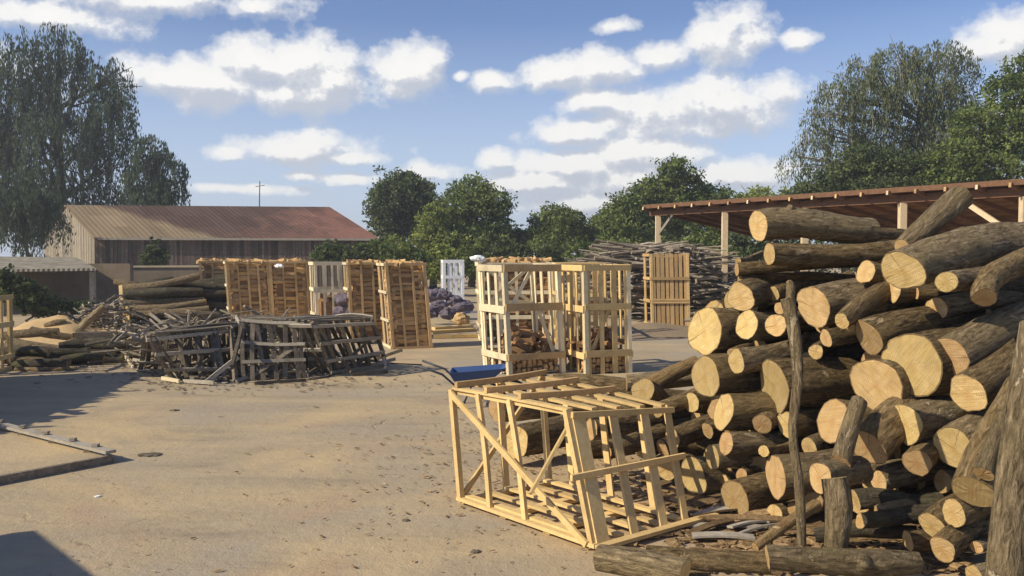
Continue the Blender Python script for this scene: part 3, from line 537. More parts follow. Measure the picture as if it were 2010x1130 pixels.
# ------------------------------------------------------------------ logs
def make_log(pts, rad, label, group='logs in the big heap', cat='log', name='log', bark=None, seed=0, seg=20, tilt=None, stubs=(), cut=None, rough=.065):
    """pts: world points along the log, rad: radii in metres; child meshes close both sawn ends"""
    r = random.Random(seed*13+5); pts = [Vector(p) for p in pts]
    p0 = pts[0]; ax = (pts[-1]-p0).normalized(); q = Vector((0,0,1)).rotation_difference(ax)
    M = Matrix.Translation(p0) @ q.to_matrix().to_4x4(); inv = M.inverted(); lp = [inv@p for p in pts]
    L = lp[-1].z; n = max(5, int(L/.11)); rings = []
    if len(lp) == 2:
        w = L*.028; a1 = Vector((r.uniform(-w,w), r.uniform(-w,w), 0)); a2 = Vector((r.uniform(-w,w), r.uniform(-w,w), 0))
        cen = lambda f: lp[0].lerp(lp[1], f)+a1*math.sin(math.pi*f)+a2*math.sin(2*math.pi*f)
        rf = lambda f: lerp(rad[0], rad[-1], f)
    else:
        def cen(f):
            x = f*(len(lp)-1); i = min(int(x), len(lp)-2); u = x-i
            a = lp[max(i-1,0)]; b = lp[i]; c = lp[i+1]; d = lp[min(i+2,len(lp)-1)]
            return .5*((2*b)+(c-a)*u+(2*a-5*b+4*c-d)*u*u+(3*b-a-3*c+d)*u**3)
        def rf(f):
            x = f*(len(lp)-1); i = min(int(x), len(lp)-2); return lerp(rad[i], rad[i+1], x-i)
    ph = [r.uniform(0,6.28) for _ in range(4)]; off = Vector((r.uniform(0,99), r.uniform(0,99), r.uniform(0,99)))
    e0, e1, e2 = r.uniform(.02,.08), r.uniform(.01,.05), r.uniform(.0,.03)
    if tilt is None: tilt = (r.gauss(0,.09), r.gauss(0,.09))
    vs = []
    for i in range(n+1):
        f = i/n; c = cen(f); R0 = rf(f); tg = (cen(min(1, f+.02))-cen(max(0, f-.02))).normalized()
        u = Vector((0,1,0)).cross(tg).normalized() if abs(tg.y) < .95 else Vector((1,0,0)).cross(tg).normalized(); w = tg.cross(u)
        for k in range(seg):
            th = 2*math.pi*k/seg
            rr = R0*(1+e0*math.cos(2*th+ph[0]+f)+e1*math.cos(3*th+ph[1]-f*2)+e2*math.cos(5*th+ph[2]))
            d = u*math.cos(th)+w*math.sin(th)
            nn = mnoise.noise(off+Vector((math.cos(th)*1.6, math.sin(th)*1.6, f*L*3)))
            n2 = mnoise.noise(off*1.7+Vector((math.cos(th)*5, math.sin(th)*5, f*L*6)))
            rr *= 1+rough*nn*1.6+rough*.7*n2
            if 0 < i < n: pass
            sh = (tilt[0]*math.cos(th)+tilt[1]*math.sin(th))*R0*(max(0, 1-i*.34) if i < 3 else 0)
            vs.append(c+d*rr+tg*sh)
    fs = []
    for i in range(n):
        for k in range(seg):
            a = i*seg+k; b = i*seg+(k+1) % seg; fs.append((a, b, b+seg, a+seg))
    me = bpy.data.meshes.new(name)
    for (f, th, ln_, sr) in stubs:
        c = cen(f); d = Vector((math.cos(th), math.sin(th), .35)).normalized(); R0 = rf(f); b0 = len(vs)
        u = d.cross(Vector((0,0,1))).normalized(); w = d.cross(u)
        for j, (hh, rs_) in enumerate(((R0*.6, sr*1.6), (R0+.01, sr*1.15), (R0+ln_, sr*.85), (R0+ln_, .001))):
            for k in range(8): vs.append(c+d*hh+(u*math.cos(k*math.pi/4)+w*math.sin(k*math.pi/4))*rs_)
        for j in range(3):
            for k in range(8): fs.append((b0+j*8+k, b0+j*8+(k+1) % 8, b0+(j+1)*8+(k+1) % 8, b0+(j+1)*8+k))
    me.from_pydata(vs, [], fs); me.polygons.foreach_set('use_smooth', [True]*len(me.polygons))
    me.materials.append(bark or (BARK if r.random() < .55 else BARKB))
    o = bpy.data.objects.new(name, me); COL.objects.link(o); o.matrix_basis = M
    tag(o, label, cat, group)
    for end in (0, 1):
        ring = [vs[(n if end else 0)*seg+k] for k in range(seg)]; c = sum(ring, Vector())/seg
        rv = [Vector((0,0,0))]; fcs = []
        for j, s_ in enumerate((.45, .90, .955, 1.0)):
            for k in range(seg): rv.append((ring[k]-c)*s_+Vector((0,0, r.uniform(-.002,.002) if s_ < 1 else 0)))
        for k in range(seg): fcs.append((0, 1+(k+1) % seg, 1+k))
        for j in range(3):
            for k in range(seg): a = 1+j*seg+k; b = 1+j*seg+(k+1) % seg; fcs.append((a, b, b+seg, a+seg))
        if end: fcs = [tuple(reversed(x)) for x in fcs]
        cm = bpy.data.meshes.new('cut_end'); cm.from_pydata(rv, [], fcs); cm.materials.append(cut or CUT); ta = cm.attributes.new('tint', 'FLOAT', 'FACE'); ta.data.foreach_set('value', [0.0]*(seg*3)+[r.choice((.6,1,1)) for _ in range(seg)])
        co = bpy.data.objects.new('cut_end', cm); COL.objects.link(co); co.parent = o; co.location = c
    return o
BX = [(1200,8.6),(1330,7.5),(1400,7.0),(1500,6.6),(1700,6.1),(1900,5.75),(2050,5.5)]
def D(px, py):
    for (a, ya), (b, yb) in zip(BX, BX[1:]):
        if px <= b or b == 2050: y = ya+(yb-ya)*(px-a)/(b-a); break
    return y+1.05*max(0, 1010-py)/600
def lg(px, py, ry, ratio, pitch, L, dy, label, taper=.88, **kw):
    if 'stubs' not in kw and ry > 20 and (int(px*13+py) % 5) < 2: kw['stubs'] = ((.2+.07*(int(px) % 8), 3.4+.3*(int(py) % 7), .035, r_st(px)),)
    Y = D(px, py)+dy; p = P(px, py, Y); r = ry*Y/F
    az = math.atan2(p.x, p.y)+math.acos(ratio); d = Vector((math.sin(az)*math.cos(R(pitch)), math.cos(az)*math.cos(R(pitch)), math.sin(R(pitch))))
    return make_log([p, p+d*L], [r, r*taper], label, seed=int(px*7+py), **kw)
ff2 = random.Random(8)
PEEL = m_bark('peeled_bark', (.26,.17,.08), (.60,.46,.27), (.45,.34,.18))
def r_st(px): return .018+.003*(int(px) % 5)
LOGS = [
 (1488,442,31,.50,-2,1.15,0,'topmost log of the heap, thick with a sawn oval end against the shed roof'),
 (1510,498,21,.45,2,2.7,0,'long straight log just under the topmost log of the heap'),
 (1446,529,13,.42,2,2.6,.15,'long thin log with a small pale end, third down at the heaps upper left'),
 (1454,583,29,.85,1,1.8,.1,'log with a broad flat end below the thin logs, upper left of the heap'),
 (1452,549,10,.40,-1,2.6,.25,'thin dark log squeezed between the broad-ended log and the thin pale one'),
 (1596,602,44,.66,1,1.8,.1,'thick log whose end is partly covered by the top of the upright pole'),
 (1699,533,25,.72,0,1.6,.1,'short-ended log left of the biggest upper log'),
 (1750,568,27,.66,0,1.6,.12,'log with an oval end tucked under the biggest upper log'),
 (1799,576,12,.65,0,1.5,.15,'small log peeping out beneath the biggest upper log'),
 (1838,605,23,.66,0,1.8,.15,'shaded log with a lit crescent on its end, below the forked limb'),
 (1621,664,18,.85,8,1.4,-.05,'small round log lying below the split slanting limb'),
 (1705,663,38,.72,6,1.5,-.1,'half-split log with a dark wedge across its end'),
 (1790,716,66,.80,10,1.9,-.15,'huge log with a cracked pale end in the middle of the heap'),
 (1722,757,56,.90,3,1.8,-.05,'huge round-ended log beside the cracked giant, to its lower left'),
 (1865,700,40,.82,17,1.9,-.2,'thick log rising to the right with a grooved brownish end'),
 (1900,772,37,.84,20,1.9,-.25,'rough-barked log with a hollow split end near the right edge'),
 (1383,650,47,.70,0,1.9,0,'thick log with a striped orange end at the left face of the heap'),
 (1466,637,28,.80,0,1.6,.1,'medium round log right of the striped thick log'),
 (1523,638,23,.88,0,1.6,.05,'pinkish round log just left of the upright pole'),
 (1445,709,25,.60,8,1.5,-.05,'reddish-barked log with a lozenge end under the medium round log'),
 (1384,740,43,.58,0,1.8,-.05,'orange-ended log directly below the striped thick log'),
 (1420,808,36,.45,2,1.7,-.05,'log with a narrow pointed oval end low on the left face'),
 (1425,870,22,.55,-1,1.7,-.05,'small log with a split across its oval end, low on the left face'),
 (1398,897,24,.60,0,1.7,0,'small log lying to the lower left of the split oval end'),
 (1499,885,12,.90,0,1.2,-.1,'tiny round log sticking out near the foot of the upright pole'),
 (1519,757,52,.55,0,1.7,.15,'big shaded log with a rim of light behind the upright pole'),
 (1635,827,43,.72,0,1.6,.25,'big dark end deep in shade right of the upright pole'),
 (1545,833,26,.70,0,1.6,.25,'brown shaded log directly behind the upright pole'),
 (1703,878,39,.85,22,1.3,-.2,'oval-ended log leaning up to the right under the huge round-ended log'),
 (1779,831,44,.85,4,1.7,-.15,'cleanly sawn log with crossing cracks below the cracked giant'),
 (1873,880,48,.88,6,1.6,-.15,'large yellow-ended log left of the knobbly stump'),
 (1800,907,29,.78,10,1.4,-.1,'medium log with a bark collar between two big yellow ends'),
 (1522,935,46,.50,2,1.5,-.05,'tall oval-ended log at the left of the upright pole near its foot'),
 (1441,981,38,.70,4,1.4,0,'split-ended log near the ground at the left of the heap'),
 (1361,935,37,.60,-4,1.4,0,'log with a deep split across its end beside the racked crate'),
 (1519,1013,23,.80,0,1.2,.1,'small shaded log resting near the ground under the tall oval end'),
 (1556,1000,15,.80,0,1.2,.1,'little log right behind the foot of the upright pole'),
 (1691,927,19,.72,0,1.3,.1,'small orange end under the oval-ended leaning log'),
 (1725,945,22,.55,6,1.3,.05,'small dark log with a pale peeled edge, low in the heap'),
 (1850,945,24,.80,0,1.3,.12,'small yellow end behind the knobbly stump'),
 (1910,965,42,.92,40,.9,-.45,'knobbly stump with a broad brown sawn base near the right edge'),
 (1829,1032,28,.88,6,.9,-.2,'rounded log low at the right, left one of a touching pair'),
 (1872,1007,28,.80,10,.9,-.28,'tilted oval log low at the right, upper one of a touching pair'),
 (1782,1061,21,.62,2,.8,-.2,'short log with a bright oval end next to the long knotty log'),
 (1850,1078,27,.88,8,.8,-.35,'split half log with a bright face above the bottom edge'),
 (1916,1074,13,.80,0,.7,-.2,'small bright end just left of the big leaning trunk'),
 (1912,1130,22,.85,0,.8,-.5,'pale log end cut by the bottom edge beside the leaning trunk'),
 (1722,1009,17,.50,4,1.0,.0,'bright squarish log end alone in the dark hollow'),
 (1925,800,34,.75,4,1.5,.2,'shaded reddish log end below the hollow split end'),
 (1980,905,30,.75,4,1.5,.1,'shaded log end behind the big leaning trunk'),
]
for t_ in LOGS: lg(*t_)
def path(pp, label, **kw):
    kw.setdefault('seed', int(pp[0][0]*3+pp[0][1])); pts = [P(x, y, Y) for x, y, Y, r in pp]; rad = [r*Y/F for x, y, Y, r in pp]
    return make_log(pts, rad, label, **kw)
path([(1600,446,7.75,25),(1640,452,7.9,22),(1670,456,8.1,17)], 'knobbly broken log end continuing right of the topmost log')
path([(1660,462,8.6,13),(1790,464,9.2,12)], 'thin grey log lying along the top of the heap behind the leaning log')
path([(1449,512,7.9,6),(1498,497,8.3,6)], 'short thin stick with a pale tip at the upper left of the heap')
path([(1772,531,6.35,39),(1860,500,6.7,42),(1960,478,7.1,40),(2080,470,7.6,38)], 'biggest upper log with a full round yellow end and deeply furrowed bark', tilt=(.32,-.12), rough=.08, stubs=((.30,2.2,.05,.05),(.55,1.0,.04,.04)), bark=BARKB)
path([(1772,488,7.0,20),(1830,434,7.15,23),(1886,386,7.3,25)], 'grey log propped steeply above the biggest upper log', bark=BARKB)
path([(1858,553,6.15,22),(1905,548,6.35,22),(1950,545,6.6,24)], 'left prong of the forked limb at the upper right')
path([(1932,584,5.95,23),(1938,556,6.2,25),(1965,532,6.4,25),(2040,496,6.8,24)], 'right prong of the forked limb with a reddish-hearted end', tilt=(.5,.3))
path([(1652,630,6.65,17),(1690,600,6.8,22),(1735,570,7.0,20)], 'bark-covered limb slanting up to the right, split along its length')
path([(1668,640,6.75,12),(1720,608,6.95,13),(1770,590,7.1,13)], 'thinner limb lying beside the split slanting limb')
path([(1650,908,5.75,19),(1665,850,5.95,19),(1686,788,6.15,16)], 'grey log standing steeply under the huge round end', bark=BARKB)
path([(1610,938,5.62,29),(1640,930,5.75,29),(1690,922,5.95,27)], 'log beside the upright pole with its oval sawn end facing left', bark=BARKB)
path([(1640,1076,5.36,22),(1645,1030,5.37,26),(1646,985,5.4,28),(1638,938,5.44,25)], 'thick crooked stump standing on end right of the upright pole', rough=.09, bark=BARKB)
path([(1482,1074,5.45,9),(1540,1030,5.6,11),(1604,990,5.75,12)], 'peeled pale limb leaning up from the long knotty log', bark=PEEL)
path([(1574,1068,5.35,9),(1570,960,5.36,10),(1556,850,5.4,9),(1566,740,5.45,10.5),(1559,650,5.5,13),(1546,585,5.53,15)], 'crooked upright pole standing in front of the heap', bark=BARKB, stubs=((.93,.8,.03,.03),))
path([(1550,590,5.52,8),(1552,560,5.5,9),(1546,552,5.5,4)], 'broken splinter stub caught at the top of the upright pole', bark=BARKB)
path([(1970,1180,4.35,42),(1990,960,4.55,37),(2012,780,4.75,33),(2034,640,4.9,30)], 'big smooth trunk leaning in the right foreground', bark=BARKB, rough=.03)
path([(1930,930,5.2,22),(1945,880,5.3,16),(1968,812,5.4,9)], 'peeled stub rising from the knobbly stump near the right edge', bark=BARKB)
path([(1506,1093,5.22,24),(1600,1098,5.2,26),(1700,1104,5.2,27),(1800,1104,5.25,22)], 'long knotty log lying along the bottom edge below the upright pole', rough=.1, stubs=((.35,1.2,.03,.03),(.6,4.4,.02,.04),(.8,1.6,.03,.03)))
path([(1345,1124,5.0,30),(1260,1106,5.15,30),(1176,1094,5.3,26)], 'orange-ended log lying at the bottom edge below the racked crate')
path([(1270,1085,5.45,15),(1380,1100,5.35,20),(1510,1106,5.3,22)], 'log lying along the bottom edge left of the long knotty log')
path([(1690,1022,5.9,16),(1850,1010,6.0,18)], 'dark log lying crosswise in the hollow of the heap', bark=BARKD)
path([(1600,1050,6.1,14),(1800,1045,6.0,14)], 'dark thin log lying crosswise at the foot of the heap', bark=BARKD)
path([(1680,980,6.2,20),(1850,985,6.1,20)], 'mossy dark log lying crosswise above the hollow of the heap', bark=BARKD)
# logs that spill out behind the racked crate
SG = 'logs lying loose behind the racked crate'
path([(1087,748,9.9,15),(1160,752,9.8,17),(1240,762,9.7,17)], 'smooth horizontal log behind the top of the racked crate', group=SG)
path([(1268,765,9.0,20),(1310,737,9.1,17),(1368,712,9.2,15)], 'pale limb running up to the right from behind the racked crate', group=SG, bark=PEEL)
path([(1262,765,8.6,24),(1275,772,8.75,24),(1296,790,9.0,22)], 'short peeled butt with a round pale end behind the right corner of the racked crate', group=SG, bark=PEEL)
path([(1230,752,9.5,16),(1300,745,9.5,18),(1380,738,9.6,16)], 'second log lying behind the pale limb', group=SG)
path([(1290,806,8.3,14),(1340,788,8.5,16),(1400,766,8.7,17)], 'log sloping down to the upper right corner of the racked crate', group=SG)
path([(1320,861,7.9,21),(1370,842,8.1,22),(1420,822,8.3,22)], 'log with a frayed pale end pointing at the racked crate', group=SG)
path([(1300,880,8.1,18),(1360,878,8.3,18)], 'short log beneath the frayed pale end', group=SG)
path([(975,803,9.6,26),(1030,800,9.8,25),(1090,795,10.1,24)], 'reddish log end seen through the upper left of the racked crate', group=SG)
path([(1012,868,8.5,31),(1070,856,8.8,30),(1130,840,9.2,28)], 'thick log seen through the middle of the racked crate', group=SG)
path([(1160,842,8.4,21),(1210,835,8.6,22),(1290,825,8.9,22)], 'dark log seen through the right half of the racked crate', group=SG)
path([(1190,885,7.9,18),(1240,870,8.1,19),(1300,852,8.4,18)], 'log resting low behind the slats of the racked crate', group=SG)
path([(1100,790,9.4,18),(1180,792,9.3,19),(1270,800,9.1,18)], 'brown log lying behind the top rails of the racked crate', group=SG)
path([(1308,920,7.6,23),(1350,912,7.9,23)], 'shaded log end at the right corner of the racked crate', group=SG)
for i, (x, y, z, L, az, r) in enumerate([(1.0,9.3,.14,1.5,1.25,.13),(1.3,8.7,.16,1.5,1.0,.14),(1.6,8.3,.15,1.3,.9,.12),(1.5,9.1,.40,1.6,1.2,.12),(1.9,8.7,.42,1.5,1.0,.13),(1.75,8.4,.66,1.2,.9,.10),(2.1,9.2,.68,1.4,1.2,.11),(.75,8.9,.12,.9,1.1,.11),(.3,9.6,.13,1.2,1.35,.12),(1.1,9.9,.38,1.7,1.4,.11),(1.9,8.1,.16,1.0,.8,.13),(2.2,8.5,.90,1.2,.9,.10),(1.35,8.05,.11,.6,.7,.09),(2.3,9.6,.15,1.4,1.3,.14)]):
    p = Vector((x, y, z)); make_log([p, p+Vector((math.sin(az), math.cos(az), ff2.uniform(-.05,.12)))*L], [r, r*.88], 'rough log among those heaped between racked crate and log pile', group='rough logs heaped behind the racked crate', seed=1500+i, seg=16)
# hidden depth of the heap: logs seen only in the gaps
ff = random.Random(5)
for i in range(92):
    px = ff.uniform(1400, 1990); py = ff.uniform(565 if px < 1720 else 640, 1010)
    Y = D(px, py)+ff.uniform(.38,.75); p = P(px, py, Y); r = ff.uniform(.06,.15); az = ff.uniform(.6,1.2); pt = ff.uniform(-.08,.1)
    if p.z < r: p.z = r
    make_log([p, p+Vector((math.sin(az), math.cos(az), pt))*ff.uniform(1.2,1.8)], [r, r*.9], 'dark log lying deep in the shaded gaps of the big heap', group='logs hidden in the gaps of the heap', seed=900+i, seg=12)
for i in range(46):
    px = ff2.uniform(1385, 1985); py = ff2.uniform(600 if px < 1700 else 690, 1000)
    Y = D(px, py)+ff2.uniform(.12,.38); p = P(px, py, Y); r = ff2.uniform(.04,.085); az = ff2.uniform(.45,1.1)
    if p.z < r: p.z = r
    make_log([p, p+Vector((math.sin(az), math.cos(az), ff2.uniform(-.05,.08)))*ff2.uniform(.9,1.4)], [r, r*.9], 'small round log wedged between the bigger logs of the heap', group='small logs wedged in the big heap', seed=1700+i, seg=14)
for i in range(22):
    px = ff.uniform(1420, 1960); z = [.25,.55,.9,1.2,1.5,1.75][i % 6]; Y = 7.6+(.5 if px < 1600 else 0)+ff.uniform(0,.5)
    p = Vector(((px-1005)/F*Y, Y, z)); r = ff.uniform(.13,.18)
    make_log([p, p+Vector((1.7,.5,0))], [r, r*.9], 'dark log lying deep in the shaded gaps of the big heap', group='logs hidden in the gaps of the heap', seed=1100+i, seg=12)
# ------------------------------------------------------------------ crates
def face_pt(c, a, b, u, v):
    return lerp(lerp(c[a], c[b], u), lerp(c[a+4], c[b+4], u), v)
def crate(label, c, faces, mat, mats=None, name='crate', group=None, post=.07, slat=.075, jitter=0, seed=1, railw=.09, floor=True, drop=0, bend=0, top_slats=0, cat='crate', top_frame=None):
    """c: 8 corners (0 front, 1 right, 2 back, 3 left at the base, 4..7 above). faces: {(i,j): dict(slats, rails, braces)}"""
    r = random.Random(seed); cc = [Vector(p) for p in c]; cen = sum(cc, Vector())/8
    root = empty(name, (cen.x, cen.y, min(p.z for p in cc))); tag(root, label, cat, group)
    mt = lambda k: (mats or {}).get(k, mat)
    for i in range(4):
        m = MB(); m.bar(cc[i], cc[i+4], cc[(i+1) % 4]-cc[i], post, post, r.random(), bend*r.uniform(-1,1)); m.build('post', mt('post'), root)
    for (a, b), sp_ in faces.items():
        nrm = (cc[b]-cc[a]).cross(cc[a+4]-cc[a]).normalized()
        if nrm.dot(face_pt(cc,a,b,.5,.5)-cen) < 0: nrm = -nrm
        J = lambda: r.uniform(-jitter, jitter)
        for u in sp_.get('slats', []):
            if r.random() < drop: continue
            m = MB(); v0 = max(0, J()*.5); v1 = 1-abs(J())*.5
            m.bar(face_pt(cc,a,b,u+J(),v0)+nrm*.012, face_pt(cc,a,b,u+J(),v1)+nrm*.012, cc[b]-cc[a], slat*r.uniform(.85,1.2), .022, r.random(), bend*r.uniform(-1,1)); m.build('slat', sp_.get('smat') or mt('slat'), root)
        for v in sp_.get('rails', []):
            if r.random() < drop*.6: continue
            m = MB(); o = nrm*.052
            m.bar(face_pt(cc,a,b,-.03,v+J()*.5)+o, face_pt(cc,a,b,1.03,v+J()*.5)+o, cc[a+4]-cc[a], railw*r.uniform(.9,1.1), .024, r.random(), bend*r.uniform(-1,1)); m.build('rail', sp_.get('rmat') or mt('rail'), root)
        for (u0, v0, u1, v1) in sp_.get('braces', []):
            m = MB(); o = nrm*.030; m.bar(face_pt(cc,a,b,u0,v0)-o, face_pt(cc,a,b,u1,v1)-o, cc[a+4]-cc[a], .065, .02, r.random()); m.build('brace', mt('brace'), root)
    if floor:
        for i in range(5):
            f = (i+.5)/5; m = MB(); m.bar(lerp(cc[0], cc[3], f)+Vector((0,0,.03)), lerp(cc[1], cc[2], f)+Vector((0,0,.03)), cc[3]-cc[0], .09, .022, r.random()); m.build('floor_slat', mt('slat'), root)
    for i in range(top_slats):
        f = (i+.5)/top_slats; m = MB(); m.bar(lerp(cc[4], cc[7], f)+Vector((0,0,.02)), lerp(cc[5], cc[6], f)+Vector((0,0,.02)), cc[3]-cc[0], .09, .022, r.random(), bend*r.uniform(-1,1)); m.build('top_slat', mt('slat'), root)
    return root, cc
def box_corners(front, ang, wr, wl, h, lean=(0,0), z=0):
    """front: nearest corner (x,y); ang: heading of the right face in degrees from +x; wr/wl widths of the right and left face"""
    f = Vector((front[0], front[1], z)); a = R(ang); rr = Vector((math.cos(a), math.sin(a), 0))*wr; ll = Vector((-math.sin(a), math.cos(a), 0))*wl
    b = [f, f+rr, f+rr+ll, f+ll]; t_ = Vector((lean[0], lean[1], h)); return b+[p+t_ for p in b]
# --- the racked crate in the foreground
K = [G(1165,1083), G(1345,1032), None, G(905,990)]; K[2] = K[1]+K[3]-K[0]
def Z(px, py, z):
    p = P(px, py, 1.0); s = (z-CH)/(p.z-CH); return Vector((p.x*s, s, z))
KT = [Z(1112,806,.93), Z(1308,797,.84), Z(1063,737,.95), Z(887,764,.95)]
kc = K+KT; kc = [Vector(p) for p in kc]
for p in kc[:4]: p.z = .03
root, kcc = crate('freshly sawn open slatted crate leaning out of square in the foreground', kc, {}, NEWWOOD, post=.046, floor=False)
def kpart(nm, m, mat=NEWWOOD): m.build(nm, mat, root)
r_ = random.Random(2)
nA = (kc[3]-kc[0]).cross(Vector((0,0,1))).normalized()
if nA.x > 0: nA = -nA
nB = (kc[1]-kc[0]).cross(Vector((0,0,1))).normalized()
if nB.y > 0: nB = -nB
FP = lambda a, b, u, v: face_pt(kc, a, b, u, v)
for u in (.25, .53):   # uprights on the long left-hand side (from left corner)
    m = MB(); m.bar(FP(3,0,u,0), FP(3,0,u,1), kc[0]-kc[3], .046, .032, r_.random(), .012); kpart('slat', m)
m = MB(); m.bar(FP(3,0,.02,.97)+nA*.035, FP(3,0,.98,.02)+nA*.035, (0,0,1), .05, .022, .4); kpart('brace', m)
m = MB(); m.bar(FP(3,0,-.02,.0)-nA*.02+Vector((0,0,.02)), FP(3,0,1.02,.0)-nA*.02+Vector((0,0,.02)), nA, .10, .028, .8); kpart('rail', m)
m = MB(); m.bar(FP(3,0,0,.985)-nA*.04, FP(3,0,.995,.985)-nA*.04, (0,0,1), .05, .024, .5); kpart('rail', m)
for u, w in ((.07,.12),(.40,.075),(.72,.075),(.97,.06)):   # boards of the shaded short side
    m = MB(); m.bar(FP(0,1,u,.0)+nB*.03, FP(0,1,u,.99)+nB*.03, kc[1]-kc[0], w, .024, r_.random(), .006); kpart('slat', m)
m = MB(); m.bar(FP(0,1,-.12,.52)+nB*.055, FP(0,1,1.06,.56)+nB*.055, (0,0,1), .045, .026, .2); kpart('rail', m)
m = MB(); m.bar(FP(0,1,.0,.975)+nB*.055, FP(0,1,1.02,.975)+nB*.055, (0,0,1), .045, .026, .2); kpart('rail', m)
m = MB(); m.bar(FP(0,1,-.02,.0)+nB*.06+Vector((0,0,.02)), FP(0,1,1.3,.0)+nB*.06+Vector((0,0,.02)), nB, .075, .028, .9); kpart('rail', m)
m = MB(); m.bar(FP(0,1,.05,.9)-nB*.05, FP(0,1,-.25,.35)-nB*.3, (0,1,0), .08, .02, .5); kpart('brace', m)
for u in (.04,.32,.62):  # long cross bars of the top, running away to the upper right
    m = MB(); m.bar(lerp(kc[7],kc[4],u)+Vector((0,0,.045)), lerp(kc[6],kc[5],u)+Vector((0,0,.045)), kc[4]-kc[7], .035, .05, .3, .008); kpart('top_rail', m, ORWOOD)  # darker wood paints in the shade on the sides of these rails
for v in (.03,.26,.5,.74,.97):  # lit top boards
    m = MB(); m.bar(lerp(kc[7],kc[6],v)+Vector((0,0,.006)), lerp(kc[4],kc[5],v)+Vector((0,0,.006)), kc[6]-kc[7], .065, .022, r_.random(), .006); kpart('top_slat', m)
for v in (.06,.28,.5,.72,.94):  # floor boards
    m = MB(); m.bar(lerp(kc[3],kc[2],v)+Vector((0,0,.035)), lerp(kc[0],kc[1],v)+Vector((0,0,.035)), kc[2]-kc[3], .065, .022, r_.random(), .004); kpart('floor_slat', m)
for u in (.0,.35,.68):
    m = MB(); m.bar(lerp(kc[3],kc[0],u)+Vector((0,0,.0)), lerp(kc[2],kc[1],u)+Vector((0,0,.0)), kc[0]-kc[3], .075, .04, r_.random()); kpart('floor_rail', m)
for u in (.2,.5,.8):  # far side
    m = MB(); m.bar(FP(2,1,u,0), FP(2,1,u,1), kc[1]-kc[2], .06, .022, r_.random()); kpart('slat', m)
m = MB(); m.bar(FP(3,2,.02,.04), FP(3,2,.98,.96), (0,0,1), .05, .022, .6); kpart('brace', m)
m = MB(); m.bar(FP(3,2,.5,0), FP(3,2,.5,1), kc[2]-kc[3], .06, .022, .4); kpart('slat', m)
m = MB(); m.bar(kc[0]+Vector((.0,-.03,.05))+nA*.07, FP(0,3,.22,.0)+nA*.07+Vector((0,0,.26)), (0,0,1), .05, .022, .6)
# --- firewood billets
BM = []
br2 = random.Random(3)
for i in range(7):
    m = MB(); L = .29; a = br2.uniform(.035,.055); b = br2.uniform(.035,.05); k_ = br2.uniform(-.3,.3)
    shp = [(-a,-b),(a,-b*(1+k_*.4)),(a*(.7+k_),b),(-a*(.6-k_),b*.9)] if i % 2 else [(-a,-b),(a,-b),(a*.9,b*.2),(0,b*1.1),(-a*.8,b*.5)]
    n_ = len(shp); vs = [(-L/2, x, y) for x, y in shp]+[(0, x*1.04+.003, y*.97+.002) for x, y in shp]+[(L/2, x*br2.uniform(.9,1.08), y) for x, y in shp]
    fs = [tuple(range(n_)), tuple(reversed(range(2*n_, 3*n_)))]
    for j in range(2):
        for q in range(n_): fs.append((j*n_+q, j*n_+(q+1) % n_, (j+1)*n_+(q+1) % n_, (j+1)*n_+q)[::-1])
    m.add(vs, fs, i/7); me = bpy.data.meshes.new('firewood_billet'); me.from_pydata(m.v, [], m.f)
    at = me.attributes.new('tint', 'FLOAT', 'FACE'); at.data.foreach_set('value', m.t); me.materials.append(BILLET); BM.append(me)
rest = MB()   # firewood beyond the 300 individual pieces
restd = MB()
def billet_rest(pos, rot, mb=None, i=None):
    me = BM[br2.randrange(7)]; M = Matrix.Translation(pos) @ rot.to_4x4()
    (mb or rest).add([M@v.co for v in me.vertices], [tuple(p.vertices) for p in me.polygons], br2.random())
COUNT = 0
def billet(pos, rot, label, group):
    global COUNT
    COUNT += 1
    me = BM[br2.randrange(7)]; o = bpy.data.objects.new('firewood_billet', me); COL.objects.link(o)
    o.matrix_basis = Matrix.Translation(pos) @ rot.to_4x4(); tag(o, label, 'firewood', group)
def frame_rot(xd, nrm):
    x = Vector(xd).normalized(); y = -Vector(nrm).normalized(); z = x.cross(y).normalized(); return Matrix((x, y, z)).transposed()
def fill_face(cc, a, b, cols, rows, v0, v1, label, group, single=True, inset=.06, mb=None, ends=False, gap=.04):
    cen = sum(cc, Vector())/8; nrm = (cc[b]-cc[a]).cross(cc[a+4]-cc[a]).normalized()
    if nrm.dot(face_pt(cc,a,b,.5,.5)-cen) < 0: nrm = -nrm
    w = (cc[b]-cc[a]).length; zd = (cc[a+4]-cc[a]).normalized()
    for i in range(cols):
        for j in range(rows):
            if br2.random() < gap: continue
            u = .04+.92*(i+.5)/cols; v = lerp(v0, v1, (j+.5)/rows)
            pos = face_pt(cc,a,b,u,v)-nrm*(inset+br2.uniform(0,.05))+zd*br2.uniform(-.012,.012)
            xd = (cc[b]-cc[a]).normalized()+zd*br2.gauss(0,.05) if not ends else nrm+zd*br2.gauss(0,.1)
            rot = frame_rot(xd, nrm if not ends else (cc[b]-cc[a])) @ Matrix.Rotation(br2.choice([0,1.57,3.14,.4]), 3, 'X')
            sc = w*.92/cols/.29 if not ends else 1.0
            sz = (cc[a+4]-cc[a]).length*(v1-v0)/rows/.088
            rot = rot @ Matrix.Diagonal((min(sc,1.15)*.98, min(sz,1.4), min(sz,1.4)))
            if single: billet(pos, rot, label, group)
            else: billet_rest(pos, rot, mb)
